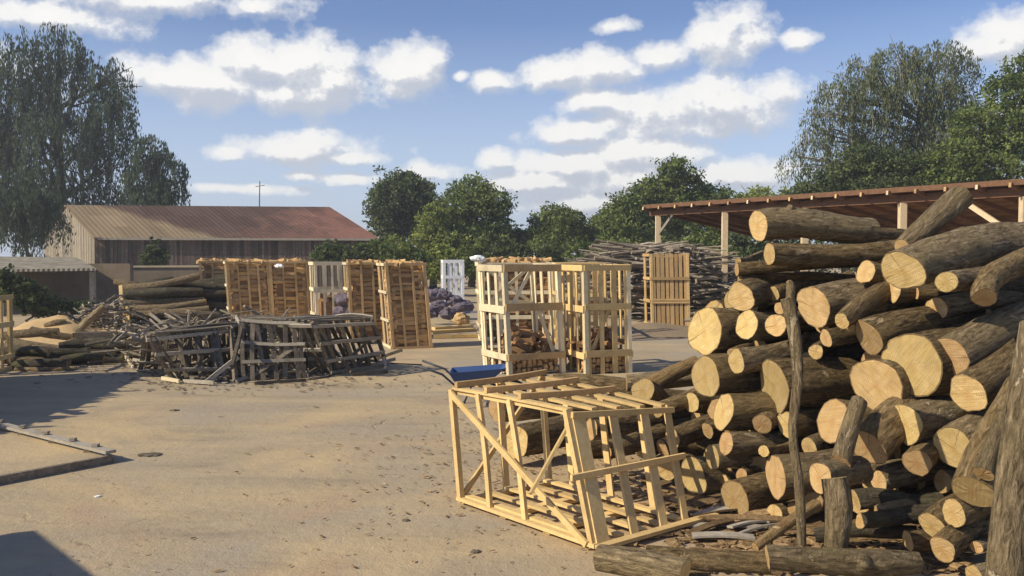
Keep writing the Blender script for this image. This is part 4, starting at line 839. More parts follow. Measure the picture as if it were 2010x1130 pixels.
def core(cc, z0=.03, z1=.97, s=.16):
    """packed inner firewood behind the outer layer, so no light shows through"""
    c = [face_pt(cc,0,1,u,v) for u, v in ((0,0),)]
    cen0 = sum(cc[:4], Vector())/4; cen1 = sum(cc[4:], Vector())/4
    q = []
    for zz in (z0, z1):
        for i in range(4): p = lerp(cc[i], cc[i+4], zz); m_ = lerp(cen0, cen1, zz); q.append(m_+(p-m_)*(1-s*1.6))
    return q
def packed(cc, z0, z1, mb=None, s=.16):
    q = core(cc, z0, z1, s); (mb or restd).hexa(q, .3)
V7 = [.0,.36,.68,1.0]
sl3 = {'slats': [.03,.35,.66,.97], 'rails': [.02,.19,.62,.985]}
sl4 = {'slats': [.03,.27,.5,.73,.97], 'rails': [.02,.19,.62,.985]}
H = 1.92
CG = 'tall slatted firewood crates'
# central open crates
p = G(1001, 738)
c1 = box_corners((p.x, p.y), 26, 1.05, 1.0, H, (-.10,-.02))
r1_, cc1 = crate('nearly new tall crate at the centre, open with firewood in its bottom', c1,
   {(3,0): {'slats':[.05,.34,.66,.95],'rails':[.17,.60,.975]}, (0,1): {'rmat':ORWOOD,'slats':[],'rails':[.17,.62,.975],'braces':[(.12,.64,.5,.95),(.85,.2,.6,.6)]},  # shade of this side painted in by browner rails
    (1,2): {'slats':[.05,.34,.66,.95],'rails':[.17,.60,.975]}, (2,3): {'slats':[],'rails':[.17,.62,.975],'braces':[(.1,.64,.9,.96),(.9,.64,.1,.96)]}}, PALEWOOD, {'rail': PALEWOOD}, group=CG, seed=3, post=.08, slat=.09, railw=.12)
p = G(1152, 735)
c3 = box_corners((p.x, p.y), 20, .84, 1.0, H, (-.05,-.02))
r3_, cc3 = crate('tall open crate standing against the right side of the central crate', c3,
   {(3,0): {'slats':[.05,.34,.66,.95],'rails':[.17,.60,.975]}, (0,1): {'rmat':NEWWOOD,'slats':[.05,.36,.66,.95],'rails':[.19,.62,.975],'braces':[(.15,.22,.6,.62)]},
    (1,2): {'slats':[.05,.34,.66,.95],'rails':[.17,.60,.975]}, (2,3): {'slats':[.2,.5,.8],'rails':[.17,.62,.975],'braces':[(.1,.2,.9,.6)]}}, NEWWOOD, {'post': PALEWOOD}, group=CG, seed=4, post=.075, slat=.085, railw=.11)
g1 = 'firewood packed in the central crate'; g3 = 'firewood packed in the crate right of the central one'
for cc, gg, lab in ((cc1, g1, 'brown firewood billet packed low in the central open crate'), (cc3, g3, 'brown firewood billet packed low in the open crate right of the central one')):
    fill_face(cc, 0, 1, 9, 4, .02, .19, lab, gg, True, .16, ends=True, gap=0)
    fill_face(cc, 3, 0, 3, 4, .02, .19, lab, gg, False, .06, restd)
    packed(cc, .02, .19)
    top0 = sum(cc[:4], Vector())/4
    for i in range(60):
        u, v = br2.random(), br2.random(); b = lerp(lerp(cc[0], cc[1], .1+.8*u), lerp(cc[3], cc[2], .1+.8*u), .12+.76*v)
        hgt = .38+.32*(1-abs(u-.5)*1.4)*br2.random()+.15*br2.random()
        rot = Matrix.Rotation(br2.uniform(0,6.28), 3, 'Z') @ Matrix.Rotation(br2.uniform(-.5,.5), 3, 'Y'); billet_rest(b+Vector((-.02,0,hgt)), rot, restd)
# filled crate behind the central one
p = G(947, 668)
c2 = box_corners((p.x, p.y), 6, 1.75, 1.15, H-.02, (-.05, 0))
_, cc2 = crate('tall filled crate standing behind the central crate with billets heaped on top', c2, {(3,0): sl4, (0,1): {'slats':[.03,.27,.5,.73,.97],'rails':[.02,.3,.62,.985]}, (1,2): sl3}, PALEWOOD, group=CG, seed=5)
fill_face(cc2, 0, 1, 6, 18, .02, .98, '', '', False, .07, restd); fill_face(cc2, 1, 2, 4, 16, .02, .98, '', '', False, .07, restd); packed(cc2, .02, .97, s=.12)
# crate beside it, seen above the right of the central crate
p = G(1095, 672)
c2b = box_corners((p.x, p.y), 4, 1.1, 1.0, H-.02)
_, cc2b = crate('tall open crate behind the joint of the two central crates', c2b, {(3,0): sl3, (0,1): {'slats':[.03,.35,.66,.97],'rails':[.02,.6,.985]}, (2,3): sl3}, NEWWOOD, group=CG, seed=6)
# the four filled crates with ladder-like billets
def filled(label, px, py, ang, wr, wl, lean, glab, gname, cols, rows, h=H, mat=ORWOOD, seed=1, leftfill=True, single=True, at=None):
    p = at or G(px, py); c = box_corners((p.x, p.y), ang, wr, wl, h, lean)
    _, cc = crate(label, c, {(3,0): {'smat':PALEWOOD,'rmat':PALEWOOD,'slats':[.06,.5,.94],'rails':[.02,.33,.66,.985]}, (0,1): {'slats':[(i+0.0)/cols for i in range(cols+1)],'rails':[.01,.985]}, (1,2): sl3}, mat, {}, group=CG, seed=seed, slat=.05, railw=.06)  # left face in paler wood: sunlight painted into its slats and rails
    fill_face(cc, 0, 1, cols, rows, .015, .98, glab, gname, single, .065, rest, gap=.1)
    fill_face(cc, 3, 0, 3, 18, .015, .98, '', '', False, .08, rest, ends=False); fill_face(cc, 1, 2, 3, 18, .015, .98, '', '', False, .08, rest)
    packed(cc, .01, .97, s=.12)
    # a loose uneven top layer
    for i in range(26):
        u, v = br2.random(), br2.random(); b = lerp(lerp(cc[4], cc[5], u), lerp(cc[7], cc[6], u), v)
        billet_rest(b+Vector((0,0,br2.uniform(-.04,.03))), Matrix.Rotation(br2.uniform(0,3.14), 3, 'Z') @ Matrix.Rotation(br2.uniform(-.2,.2), 3, 'Y'))
    return cc
cc4 = filled('tallest-looking filled crate leaning left, nearest of the packed crates', 772, 685, 19, .86, .9, (-.15,.0), 'split billet stacked in the leaning packed crate', 'firewood in the leaning packed crate', 3, 19, seed=11)
cc5 = filled('packed crate just left of the leaning packed crate', 692, 670, 17, .86, .9, (-.08,0), 'split billet stacked in the packed crate left of the leaning one', 'firewood in the packed crate left of the leaning one', 3, 17, seed=12)
cc7 = filled('packed crate at the left end of the long packed row, behind the collapsed crates', 456, 652, 21, 1.05, .9, (-.12,0), 'split billet stacked in the left crate of the packed row', 'firewood in the left crate of the packed row', 4, 16, seed=13)
cc7b = filled('packed crate in the middle of the row, joined to its left neighbour', 533, 652, 21, 1.0, .9, (-.10,0), 'split billet stacked in the middle crate of the packed row', 'firewood in the middle crate of the packed row', 3, 16, seed=14, at=cc7[1]+Vector((.05,.02,0)))
cc8 = filled('packed crate behind the end of the long log stack', 398, 640, 20, 1.0, .9, (-.05,0), '', '', 3, 16, seed=15, single=False)
# open crate with bags
p = G(624, 655); c6 = box_corners((p.x, p.y), 20, 1.15, .95, H-.02, (-.06,0))
_, cc6 = crate('pale open crate with purple net sacks between the packed row and the leaning crate', c6, {(3,0): {'slats':[.05,.5,.95],'rails':[.02,.27,.62,.985]}, (0,1): {'slats':[.18,.38,.58,.78,.97],'rails':[.60,.985]}, (1,2): sl3, (2,3): sl3}, PALEWOOD, group=CG, seed=16, slat=.06)
for cc in (cc6,):
    for i in range(70):
        u, v = br2.random(), br2.random(); b = lerp(lerp(cc[0], cc[1], .1+.8*u), lerp(cc[3], cc[2], .1+.8*u), .12+.76*v)
        billet_rest(b+Vector((0,0,br2.uniform(.1,1.0))), Matrix.Rotation(br2.uniform(0,6.28), 3, 'Z') @ Matrix.Rotation(br2.uniform(-.5,.5), 3, 'Y'), restd)
    packed(cc, .02, .45, s=.14)
# far bluish crate
p = G(872, 596); cf = box_corners((p.x, p.y), 10, .8, .8, 1.85)
crate('small bluish-white crate far back between the leaning crate and the central ones', cf, {(3,0): sl3, (0,1): sl3, (1,2): sl3, (2,3): sl3}, BLEACH, group=CG, seed=17, slat=.11, post=.12, railw=.13)
# right hand crate with upright boards
p = G(1281, 640); cr_ = box_corners((p.x, p.y), 3, 1.08, .9, 2.13, (-.06,0))
_, ccr = crate('honey-coloured crate with close upright boards in front of the branch heap', cr_, {(3,0): {'slats':[.1,.9],'rails':[.02,.35,.66,.985]}, (0,1): {'slats':[.05,.18,.30,.43,.55,.68,.80,.94],'rails':[.34,.36,.66]}, (1,2): sl4}, ORWOOD, {'post': NEWWOOD}, group=CG, seed=18, slat=.095)
fill_face(ccr, 0, 1, 3, 20, .02, .98, '', '', False, .1, restd); packed(ccr, .02, .97, s=.14)
# crate at the left frame edge, and unseen crates added beyond it to throw the ground shadows
p = G(12, 742); ce = box_corners((p.x-1.5, p.y+.1), 6, 1.0, 1.0, 1.35)
crate('yellow slatted crate cut by the left edge of the picture', ce, {(0,1): {'slats':[.2,.5,.8,.98],'rails':[.02,.3,.62,.985]}, (1,2): sl3, (3,0): sl3}, NEWWOOD, group=CG, seed=19)
for i, (x, y, lean, h, lab) in enumerate([(-9.5,8.7,0,1.95,'unseen packed crate added to shade the ground at the left, nearer one of two'),(-9.6,10.55,0,1.95,'unseen packed crate added to shade the ground at the left, farther one of two'),(-7.3,4.35,0,2.0,'unseen packed crate added at the near left to shade the bottom corner'),(-8.9,5.5,0,2.0,'unseen packed crate added behind the near left one to widen its shadow'),(-9.9,12.4,1,2.0,'farthest unseen packed crate added to shade the ground at the left')]):
    c = box_corners((x, y), -46 if i in (2,3) else 8, 1.7 if i in (2,3) else 1.0, 1.4 if i in (2,3) else 1.8, h)
    _, cc = crate(lab, c, {(0,1): sl3, (1,2): sl3, (2,3): sl3, (3,0): sl3}, NEWWOOD, group=CG, seed=30+i); packed(cc, .02, .985, s=0 if i in (2,3) else .03)
    for j in range(0 if i in (2,3) else 60):
        b = Vector((x+br2.uniform(0,1), y+br2.uniform(0,1.9), h+br2.uniform(-.02,.2))); billet_rest(b, Matrix.Rotation(br2.uniform(-.6,.6), 3, 'Z') @ Matrix.Rotation(br2.uniform(-.4,.4), 3, 'Y'), rest)  # loose billets added on top to break up the shadow edge
# loose heap of billets on the crates behind the centre
for i in range(70):
    b = lerp(lerp(cc2[4], cc2[5], br2.random()), lerp(cc2[7], cc2[6], br2.random()), br2.random()); billet_rest(b+Vector((0,0,br2.uniform(0,.10))), Matrix.Rotation(br2.uniform(0,3.14), 3, 'Z') @ Matrix.Rotation(br2.uniform(-.3,.3), 3, 'Y'), rest)
# --- collapsed grey crates
DG = 'collapsed grey crates'
def wreck(label, cs, seed, group=DG, mat=OLDWOOD, **kw):
    return crate(label, cs, {(0,1): {'slats':[.12,.3,.5,.7,.88],'rails':[.04,.3,.62,.97],'braces':[(.1,.05,.9,.6)]}, (3,0): {'slats':[.2,.5,.8],'rails':[.04,.5,.97],'braces':[(.1,.9,.9,.1)]}, (1,2): {'slats':[.2,.5,.8],'rails':[.04,.5,.97]}, (2,3): {'slats':[.1,.3,.5,.7,.9],'rails':[.04,.5,.97]}},
                 mat, {'rail': OLDPALE}, seed=seed, group=group, jitter=.08, drop=.1, bend=.035, top_slats=6, post=.06, slat=.07, railw=.06, **kw)
def quad(pts, tops): return [G(*p) if len(p) == 2 else P(*p) for p in pts]+tops
def wr(front, right, depth, tl, tr, hz, skew=(0,0)):
    a = G(*front); b = G(*right); n = Vector((-(b-a).y, (b-a).x, 0)).normalized()*depth
    ta = Z(*tl, hz); tb = Z(*tr, hz*.97)
    return [a, b, b+n, a+n, ta, tb, tb+n*.97, ta+n*.97]
wreck('collapsed grey crate with a pale top rail, middle one of the wrecks', wr((478,748),(598,742),1.0,(476,630),(592,634),.97), 41)
wreck('sagging grey crate at the left end of the wrecks', wr((345,748),(462,752),1.2,(292,656),(452,642),.84), 42)
wreck('low broken grey crate fallen behind the sagging one', wr((275,728),(370,738),.9,(285,655),(370,648),.8), 43)
wreck('grey crate racked over to the right, right end of the wrecks', wr((652,735),(757,718),.9,(612,632),(728,627),.98), 44)
wreck('narrow grey crate frame leaning between the middle and right wrecks', wr((612,732),(660,730),1.0,(592,630),(640,630),.95), 45)
def stick(px0, py0, Y0, px1, py1, Y1, w, t, mat, label, group, cat='plank'):
    m = MB(); m.bar(P(px0, py0, Y0), P(px1, py1, Y1), (0,0,1), w, t, br2.random(), .01); tag(m.build('plank', mat), label, cat, group)
PG = 'loose planks around the collapsed crates'
def gy(py): return CH*F/(py-HZ)*.999
stick(402,752,gy(756),468,700,gy(752),.07,.05,OLDPALE,'pale broken plank leaning in front of the sagging grey crate',PG)
stick(262,705,gy(712),330,722,gy(728),.05,.04,OLDPALE,'pale curved slat fallen at the left end of the wrecks',PG)
stick(240,690,gy(700),262,722,gy(724),.05,.03,PALEWOOD,'short pale slat standing at the left end of the wrecks',PG)
stick(318,742,gy(748),352,748,gy(754),.06,.03,PALEWOOD,'white slat lying on the ground in front of the sagging crate',PG)
stick(360,748,gy(753),420,751,gy(758),.06,.03,OLDPALE,'grey slat lying on the ground beside the white one',PG)
stick(620,640,16.0,690,730,14.9,.06,.03,OLDWOOD,'dark slat leaning across the right wrecks',PG)
stick(455,720,gy(760),478,626,15.0,.09,.05,OLDWOOD,'dark thick slat propped against the middle wreck',PG)
stick(752,700,15.6,758,722,15.6,.05,.03,OLDPALE,'short grey slat at the right end of the wrecks',PG)
stick(500,752,gy(757),600,746,gy(751),.05,.03,OLDWOOD,'dark slat lying flat before the middle wreck',PG)
for i in range(24):
    px = br2.uniform(265,750); py = br2.uniform(700,738)+(8 if 330 < px < 600 else 0); Y = gy(py+8)
    a = G(px, py+4); a.z = .03; an = br2.uniform(0,3.14); L = br2.uniform(.4,1.0); zz = br2.uniform(0,.5) if br2.random() < .5 else .02
    m = MB(); b = a+Vector((math.cos(an)*L, math.sin(an)*L*.6, zz)); m.bar(a, b, (0,0,1), .06, .022, br2.random(), .01); tag(m.build('broken_slat', OLDWOOD if i % 3 else OLDPALE), 'broken grey slat fallen among the collapsed crates', 'slat', 'broken slats among the collapsed crates')
# ------------------------------------------------------------------ long log stack left, and things beside it
LG = 'long logs of the left stack'
LS = [(240,566,392,541,24,8,'topmost pole slanting up to the right on the left stack'),(226,553,300,566,24.6,7,'thin pole end sticking out left at the top of the left stack'),(244,576,398,572,24,10,'thick dark log second from the top of the left stack'),
 (240,592,400,588,24,7,'straight thin log in the upper half of the left stack'),(250,606,405,592,23.5,8,'sloping pale log in the middle of the left stack'),(246,600,330,606,24.2,8,'short-looking dark log in the middle of the left stack'),(255,618,410,606,23.2,8,'crooked log with a hump in the left stack'),
 (235,628,400,622,23.4,9,'dark log low in the left stack'),(250,640,420,636,23,9,'dark log lying near the ground in the left stack'),(300,612,430,618,23,7,'bent thin pole on the front of the left stack'),(236,615,300,612,24.4,9,'stubby dark log at the left end of the left stack'),(232,644,330,648,22.6,9,'dark log at the foot of the left stack'),
 (262,560,340,548,25,9,'dark slab log lying behind the topmost pole'),(300,575,398,560,25,9,'dark log filling the top of the stack beside the packed crate'),(300,630,425,628,24.2,10,'dark log behind the front poles of the left stack'),(240,655,340,662,21.5,9,'dark log half buried at the foot of the left stack')]
for (x0,y0,x1,y1,Y,r,lab) in LS:
    r_px = r; mx_ = (x0+x1)/2; my = (y0+y1)/2+ff.uniform(-5,5)
    path([(x0,y0,Y,r_px),(mx_,my,Y+ff.uniform(-.1,.1),r_px*.95),(x1,y1,Y+.3,r_px*.8)], lab, group=LG, seg=10, seed=int(x0+y0+Y*10), bark=BARKD if 'dark' in lab else BARKB)
for i in range(26):
    px = ff.uniform(250,330); z = ff.uniform(.1,1.3); Y = ff.uniform(24.3,25.5); p = Vector(((px-1005)/F*Y, Y, z)); make_log([p, p+Vector((2.3,.2,ff.uniform(-.05,.1)))], [.11,.1], 'dark log filling the inside of the left stack', group='logs inside the left stack', seed=1300+i, seg=8, bark=BARKD)
for (x, y0, y1, lab) in ((237,560,600,'upper pale stake at the left end of the long log stack'),(241,600,655,'lower pale stake at the left end of the long log stack'),(250,592,640,'second pale stake leaning on the left end of the log stack'),(228,640,672,'short pale stake by the end of the squared beam'),(247,640,660,'short slanting stake in front of the left stack')):
    m = MB(); m.bar(P(x+2,y1,22.6), P(x,y0,22.8), (1,0,0), .09, .05, ff.random()); tag(m.build('stake', NEWWOOD), lab, 'stake', 'stakes holding the left stack')
# squared beam and low logs on the far left
m = MB(); a = G(150, 684); b = G(258, 682); a.z = b.z = .19; m.bar(a, b, (0,0,1), .36, .34, .5); bo = m.build('timber_beam', OLDWOOD); tag(bo, 'squared dark timber beam with a pale sawn end on the ground at the left', 'beam')
m = MB(); m.box(a.x-.02, a.x-.001, a.y-.16, a.y+.16, .03, .36, .6); m.build('sawn_end', CUT, bo)
LL = [(15,672,130,690,17.5,12,'grey log on top of the low pile beside the left edge crate'),(20,692,150,697,16.9,10,'log lying in the middle of the low pile at the left'),(10,706,138,712,16.2,8,'thin pale log in front of the low pile at the left'),(20,718,132,716,15.9,10,'dark log at the foot of the low pile at the left'),(5,660,115,650,18.5,9,'curved log at the back of the low pile at the left'),(135,698,168,695,17.3,11,'short stub at the right end of the low pile at the left'),
 (60,648,140,662,19.5,8,'peeled log behind the low pile at the left'),(125,672,205,600,21,8,'mossy log sloping up toward the brushwood bank'),(90,640,130,632,21,6,'whitish branch on the sawdust mound'),(128,680,150,670,19,9,'pale block end beside the squared beam'),(30,725,150,722,15.6,5,'thin lath lying on the ground before the low pile'),(-20,684,60,684,17.2,11,'log passing behind the left edge crate')]
for (x0,y0,x1,y1,Y,r,lab) in LL:
    path([(x0,y0,Y,r),((x0+x1)/2,(y0+y1)/2+ff.uniform(-3,3),Y,r),(x1,y1,Y+.1,r*.85)], lab, group='low log pile at the far left', seg=10, seed=int(x0*3+y0), bark=BARKD if 'dark' in lab else BARKB)
for i in range(14):
    p = Vector((ff.uniform(-10.0,-8.6), ff.uniform(16.2,18), ff.uniform(.08,.3))); make_log([p, p+Vector((1.2,ff.uniform(-.1,.3),0))], [.09,.08], 'dark log inside the low pile at the left', group='logs inside the low left pile', seed=1400+i, seg=8, bark=BARKD)
def mound(name, cx, cy, rx, ry, h, mat, label, kind=None, seed=1):
    n = 28; vs = []; fs = []
    for i in range(n+1):
        for j in range(n+1):
            u = i/n*2-1; v = j/n*2-1; d_ = math.sqrt(u*u+v*v); f = max(0, 1-d_)
            z = h*(f**.9)*(1+.5*mnoise.noise(Vector((u*3+seed, v*3, 0)))) + .02*mnoise.noise(Vector((u*9, v*9, seed))) if d_ < 1 else -.02
            vs.append((cx+u*rx, cy+v*ry, z-.004))
    for i in range(n):
        for j in range(n): a = i*(n+1)+j; fs.append((a, a+n+1, a+n+2, a+1))
    m = MB(); m.add(vs, fs); o = m.build(name, mat, smooth=True); tag(o, label, 'mound', None, kind); return o
SAWD = m_plain('sawdust', (.50,.35,.17), .95, .35); DIRT = m_plain('brown_dirt', (.24,.18,.11), .95, .4)
mound('sawdust_mound', -11.4, 21.5, 2.2, 1.6, .55, SAWD, 'heap of orange sawdust in front of the plaster wall at the far left', seed=3)
mound('dirt_mound', 3.6, 23.5, 2.6, 2.0, .22, DIRT, 'low brown bank of waste wood soil beside the honey-coloured crate', seed=5)
mound('bark_mound', 2.9, 7.6, 1.8, 1.5, .16, CHIP, 'low bank of bark waste under the front of the log heap', seed=9)
# ------------------------------------------------------------------ branch heaps (nobody could count these)
def brush(name, label, x0, x1, y0, y1, hf, n, seed, rad=(.02,.05), L=(1.5,3), mat=STICK, along=.3, tilt=.25):
    r = random.Random(seed); m = MB()
    for i in range(n):
        u = r.random(); x = lerp(x0, x1, u); y = lerp(y0, y1, r.random()); z = hf(u)*math.sqrt(r.random()); l = r.uniform(*L)
        a = r.gauss(0, along)+(math.pi/2 if r.random() < .15 else 0); d = Vector((math.cos(a), math.sin(a), r.gauss(-.02, tilt*.4))).normalized(); rr = r.uniform(*rad)
        p0 = Vector((x, y, max(.04, z)))-d*l*.5; p1 = p0+d*l; p0.z = max(.03, p0.z); p1.z = max(.03, p1.z); mid = (p0+p1)/2+Vector((r.gauss(0,.08), r.gauss(0,.08), r.gauss(.02,.08)))
        m.tube([p0, mid, p1], [rr, rr*.85, rr*.5], 5, r.random())
    return tag(m.build(name, mat), label, 'branch heap', None, 'stuff')
brush('branch_heap', 'long heap of thin grey branches and slabs behind the honey-coloured crate', 3.2, 8.6, 27.5, 30, lambda u: 2.35*min(1, .75+u*1.6) if u < .45 else 2.35-1.7*(u-.45)/.55, 950, 3, (.02,.06), (1.5,3.4))
brush('branch_heap', 'bank of thin slabs and sticks sloping down at the left stack', -11.6, -9.9, 21.4, 23, lambda u: .25+.75*u, 170, 4, (.015,.035), (.5,1.1), along=.9, tilt=.9)
brush('branch_heap', 'low scatter of dark branches between the branch heap and the big log heap', 5.0, 8.2, 17, 23, lambda u: .55, 220, 5, (.015,.04), (.8,2.0))
brush('twig_tangle', 'tangle of dark twigs under the left stack behind the wrecks', -7.4, -4.6, 15.8, 18.5, lambda u: .75, 260, 6, (.01,.035), (.5,1.4), along=1.2, tilt=.8)
rest.build('firewood', BILLET); o = [x for x in COL.objects if x.name.startswith('firewood') and not x.name.startswith('firewood_billet')][-1]; tag(o, 'split firewood filling the crates', 'firewood', None, 'stuff')
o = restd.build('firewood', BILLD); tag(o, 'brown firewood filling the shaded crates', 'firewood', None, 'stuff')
# ------------------------------------------------------------------ purple net sacks
def sack(p, s, label, seed, mat=PURPLE, name='net_sack', cat='sack', group='purple net sacks of firewood', flat=.62):
    r = random.Random(seed); vs = []; fs = []; n = 16; off = Vector((r.uniform(0,50),)*3)
    for i in range(n+1):
        th = math.pi*i/n
        for k_ in range(20):
            ph = 2*math.pi*k_/20; d = Vector((math.sin(th)*math.cos(ph), math.sin(th)*math.sin(ph)*.8, math.cos(th)*flat)); q = 1+.45*mnoise.noise(d*2.0+off)+.16*mnoise.noise(d*6+off)
            vs.append(Vector(p)+d*s*q)
    for i in range(n):
        for k_ in range(20): a = i*20+k_; b = i*20+(k_+1) % 20; fs.append((a, a+20, b+20, b))
    m = MB(); m.add(vs, fs, r.random()); tag(m.build(name, mat), label, cat, group)
for i, (px, py, Y, s, lab) in enumerate([(845,612,26,.28,'purple net sack at the left of the heap beside the leaning crate'),(862,600,27,.28,'purple net sack in the middle of the sack heap'),(880,615,26,.28,'purple net sack at the right of the sack heap'),(868,578,28,.28,'purple net sack on top of the sack heap'),(892,590,28,.28,'purple net sack under the bluish crate'),(848,580,28,.34,'dark purple sack behind the leaning crate'),(905,600,28,.34,'purple sack nearest the central crates'),
     (676,588,21.5,.26,'purple sack standing in the right side of the pale open crate'),(676,612,21.5,.26,'purple sack at the bottom of the pale open crate')]):
    sack(P(px,py,Y), s, lab, 60+i)
sack(P(940,508,20), .16, 'white plastic bag on top of the crate behind the central one', 90, WHITEP, 'plastic_bag', 'plastic bag', None, .5)
sack(P(548,522,22.6), .13, 'white plastic scrap on top of the middle packed crate', 91, WHITEP, 'plastic_bag', 'plastic bag', None, .4)
sack(P(905,625,24), .22, 'pale lump of wood waste on the ground left of the central crates', 92, SAWD, 'wood_waste', 'wood waste', None, .8)
# pale slabs on the ground far behind
for i, (x0,y0,x1,y1,lab) in enumerate([(845,655,930,650,'long pale board lying left of the central crates'),(850,664,935,662,'second pale board nearer to the leaning crate'),(850,648,925,643,'pale board farthest back on the ground left of the central crates')]):
    a = G(x0,y0); b = G(x1,y1); a.z = b.z = .05; m = MB(); m.bar(a, b, (0,1,0), .22, .08, .4); tag(m.build('board', NEWWOOD), lab, 'board', 'boards lying left of the central crates')
# ------------------------------------------------------------------ wheelbarrow
wb = G(935, 797); w = empty('wheelbarrow', wb); tag(w, 'blue wheelbarrow with a shallow tray behind the racked crate', 'wheelbarrow')
def wpt(x, y, z): return wb+Vector((x, y, z))
m = MB()
# tray: flared, long axis left (handles) to right (nose)
bot = [(-.24,-.17,.28),(.12,-.15,.30),(.12,.15,.30),(-.24,.17,.28)]; top = [(-.36,-.30,.50),(.40,-.27,.56),(.40,.27,.56),(-.36,.30,.50)]
vb = [wpt(*p) for p in bot]; vt = [wpt(*p) for p in top]; th = .012
inn = [v+Vector((0,0,.012)) for v in vb]; cenx = sum(vt, Vector())/4; vti = [v.lerp(cenx, .035) for v in vt]
m.add(vb+vt+inn+vti, [(3,2,1,0),(8,9,10,11)]+[(i,(i+1)%4,4+(i+1)%4,4+i) for i in range(4)]+[(8+(i+1)%4,8+i,12+i,12+(i+1)%4) for i in range(4)]+[(4+i,4+(i+1)%4,12+(i+1)%4,12+i) for i in range(4)])
tr_ = m.build('tray', BLUE, w)
m = MB()
m.tube(vt+[vt[0]], [.012]*5, 6, .5); m.build('tray_rim', BLUE, tr_)
for s in (-1, 1):
    m = MB(); m.tube([wpt(.52,.06*s,.20), wpt(.15,.14*s,.31), wpt(-.30,.24*s,.34), wpt(-.45,.27*s,.48), wpt(-.78,.29*s,.60)], [.016]*5, 8); h_ = m.build('handle', DARKM, w, smooth=True)
    m = MB(); m.tube([wpt(-.70,.287*s,.572), wpt(-.80,.29*s,.607)], [.021,.021], 8); m.build('grip', RUBBER, h_)
    m = MB(); m.tube([wpt(-.28,.235*s,.33), wpt(-.30,.24*s,.02), wpt(-.18,.22*s,.02), wpt(-.05,.18*s,.32)], [.014]*4, 6); m.build('leg', DARKM, w, smooth=True)
m = MB(); segs = 20; vs = []; fs = []
for i in range(segs):
    a = 2*math.pi*i/segs
    for k_ in range(8):
        b = 2*math.pi*k_/8; rr = .15+.035*math.cos(b); vs.append(wpt(.52+rr*math.cos(a), .035*math.sin(b), .187+rr*math.sin(a)))
for i in range(segs):
    for k_ in range(8): fs.append((i*8+k_, ((i+1)%segs)*8+k_, ((i+1)%segs)*8+(k_+1)%8, i*8+(k_+1)%8))
m.add(vs, fs); wh = m.build('wheel', RUBBER, w, smooth=True)
m = MB(); m.tube([wpt(.52,-.025,.187), wpt(.52,.025,.187)], [.11,.11], 16); m.build('rim', GALV, wh)
m = MB(); m.tube([wpt(.52,-.08,.187), wpt(.52,.08,.187)], [.012,.012], 8); m.build('axle', DARKM, wh)
# ------------------------------------------------------------------ low platform at the left edge
pa = G(-120, 818); pb = G(218, 908); pc = G(-60, 962); pd = G(-260, 880)
m = MB(); zt = .055
m.hexa([Vector((p.x,p.y,-.01)) for p in (pc,pb,pa,pd)]+[Vector((p.x,p.y,zt)) for p in (pc,pb,pa,pd)]); pl = m.build('low_platform', GROUND, origin=(0,0,0)); tag(pl, 'low dirt-covered platform corner with a dark edge at the left of the picture', 'platform')
m = MB(); m.bar(up(pc, .035), up(pb, .035)+(pb-pc).normalized()*.02, (0,0,1), .09, .05, .2); m.build('edge_band', OLDWOOD, pl)
m = MB(); a = up(pa, .125); b = up(pb, .11); m.bar(a, b, (b-a).cross(Vector((0,0,1))), .11, .03, .5, .01); rl = m.build('edge_rail', OLDPALE, pl)
for f in (.3,.42,.55,.68,.82,.93):
    q = lerp(a, b, f); m = MB(); m.box(q.x-.03, q.x+.03, q.y-.03, q.y+.03, q.z+.017, q.z+.045, .4); m.build('bolt', OLDPALE, rl)
for f in (.2,.38,.55,.72,.9):
    q = lerp(a, b, f); m = MB(); m.box(q.x-.04, q.x+.04, q.y-.04, q.y+.04, zt+.002, q.z-.017, .4); m.build('block', OLDWOOD, pl)
# ------------------------------------------------------------------ litter on the ground
def litter(name, label, n, area, size, mat, seed, zoff=.006):
    r = random.Random(seed); m = MB()
    for i in range(n):
        x, y = area(r); s = r.uniform(*size); a = r.uniform(0,3.14); u = Vector((math.cos(a), math.sin(a), r.uniform(-.12,.12)))*s; v = Vector((-math.sin(a), math.cos(a), r.uniform(-.2,.2)))*s*r.uniform(.2,.5)
        c = Vector((x, y, zoff+s*.12+r.uniform(0,.01))); h = Vector((0,0,s*r.uniform(.06,.2)))
        q = [c-u-v*r.uniform(.4,1), c+u-v*r.uniform(.4,1), c+u*r.uniform(.7,1)+v, c-u*r.uniform(.5,1)+v]; m.hexa([p for p in q]+[p+h for p in q], r.random())
    tag(m.build(name, mat), label, 'wood litter', None, 'stuff')
def a_pile(r):
    while True:
        px = r.uniform(1180, 1900); py = r.uniform(930, 1128); g_ = G(px, py)
        if r.random() < (1 if px > 1320 else .25): return g_.x, g_.y
litter('bark_litter', 'brown bark strips and chips strewn at the foot of the log heap', 2600, a_pile, (.015,.075), CHIP, 1)
litter('wood_chips', 'pale wood chips scattered over the yard', 600, lambda r: ((lambda g_: (g_.x, g_.y))(G(r.uniform(-40,1300), 560+570*r.random()**.8))), (.005,.018), CHIPP, 2)
litter('sawdust_chips', 'sawdust and chips behind the racked crate', 1500, lambda r: (r.gauss(.6,1.2), r.gauss(9,1.6)), (.008,.03), CHIP, 4)
litter('yard_debris', 'sticks and debris around the collapsed crates', 380, lambda r: ((lambda g_: (g_.x, g_.y))(G(r.gauss(500,170), r.gauss(748,14)))), (.015,.06), OLDWOOD, 5)
litter('yard_debris', 'waste wood pieces on the ground beside the left stack', 500, lambda r: ((lambda g_: (g_.x, g_.y))(G(r.gauss(180,70), r.gauss(690,18)))), (.015,.07), CHIP, 6)
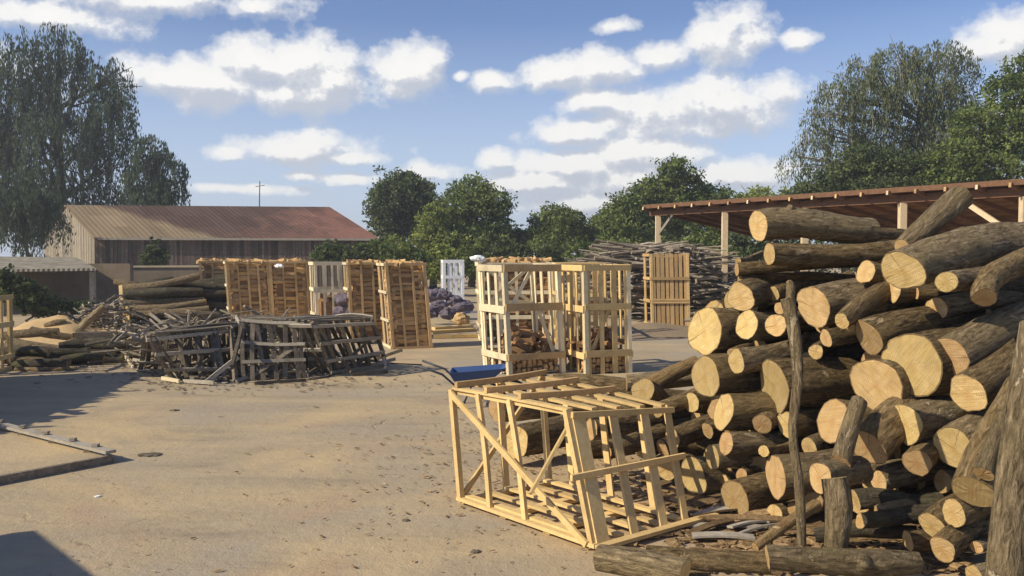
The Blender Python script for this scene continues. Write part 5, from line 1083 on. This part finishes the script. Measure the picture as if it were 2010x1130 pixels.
# bark slabs by the heap
for i in range(26):
    px = ff.uniform(1340,1560); py = ff.uniform(1000,1064); a = G(px, py); a.z = ff.uniform(.02,.07); an = ff.gauss(.25,.35); L = ff.uniform(.25,.7); m = MB()
    m.bar(a, a+Vector((math.cos(an), math.sin(an), ff.uniform(-.03,.08)))*L, (-math.sin(an), math.cos(an), ff.uniform(-.4,.4)), ff.uniform(.05,.09), .015, ff.random(), .012)
    tag(m.build('bark_slab', CHIP if i % 3 else OLDPALE), 'brown bark slab lying on the litter between crate and log heap', 'bark slab', 'bark slabs at the foot of the heap')
# small things on the open ground
def stone(px, py, s, label, name='stone', mat=DIRT, flat=.35, cat='stone'):
    p = G(px, py); p.z = s*flat*.5; sack(p, s, label, int(px), mat, name, cat, None, flat)
stone(298, 893, .11, 'flat dark slab lying alone on the ground right of the platform', 'bark_slab', OLDWOOD, .12, 'bark piece')
stone(933, 1084, .035, 'small dark stone on the open ground left of the racked crate', mat=OLDWOOD)
stone(797, 1022, .03, 'brown wood chip on the open ground left of the crate', 'wood_chip', OLDWOOD, .3, 'wood chip')
stone(191, 975, .03, 'small white pebble on the ground at the left', 'pebble', WHITEP, .3, 'pebble')
stone(342, 806, .06, 'small dark clod on the ground below the wrecks', 'clod', OLDWOOD, .2, 'clod')
m = MB(); pts = [G(x, y)+Vector((0,0,.015)) for x, y in ((560,752),(640,742),(690,722),(760,714),(828,717))]; m.tube(pts, [.012]*5, 6); tag(m.build('line', RUBBER, smooth=True), 'thin dark line on the ground running from the wrecks toward the wheelbarrow', 'line')  # thin dark tube laid along the ground

# ------------------------------------------------------------------ thin summer haze
hm = bpy.data.materials.new('haze'); hm.use_nodes = True; ht = hm.node_tree; ht.nodes.clear()
pv = ht.nodes.new('ShaderNodeVolumePrincipled'); pv.inputs['Color'].default_value = (.86,.92,1,1); pv.inputs['Density'].default_value = .0012; pv.inputs['Anisotropy'].default_value = .2
ho = ht.nodes.new('ShaderNodeOutputMaterial'); ht.links.new(pv.outputs[0], ho.inputs['Volume'])
m = MB(); m.box(-402, 402, -42, 602, -1, 24); hz = m.build('haze', hm, origin=(0,0,0)); tag(hz, 'thin pale summer haze over the yard', 'haze', None, 'stuff')
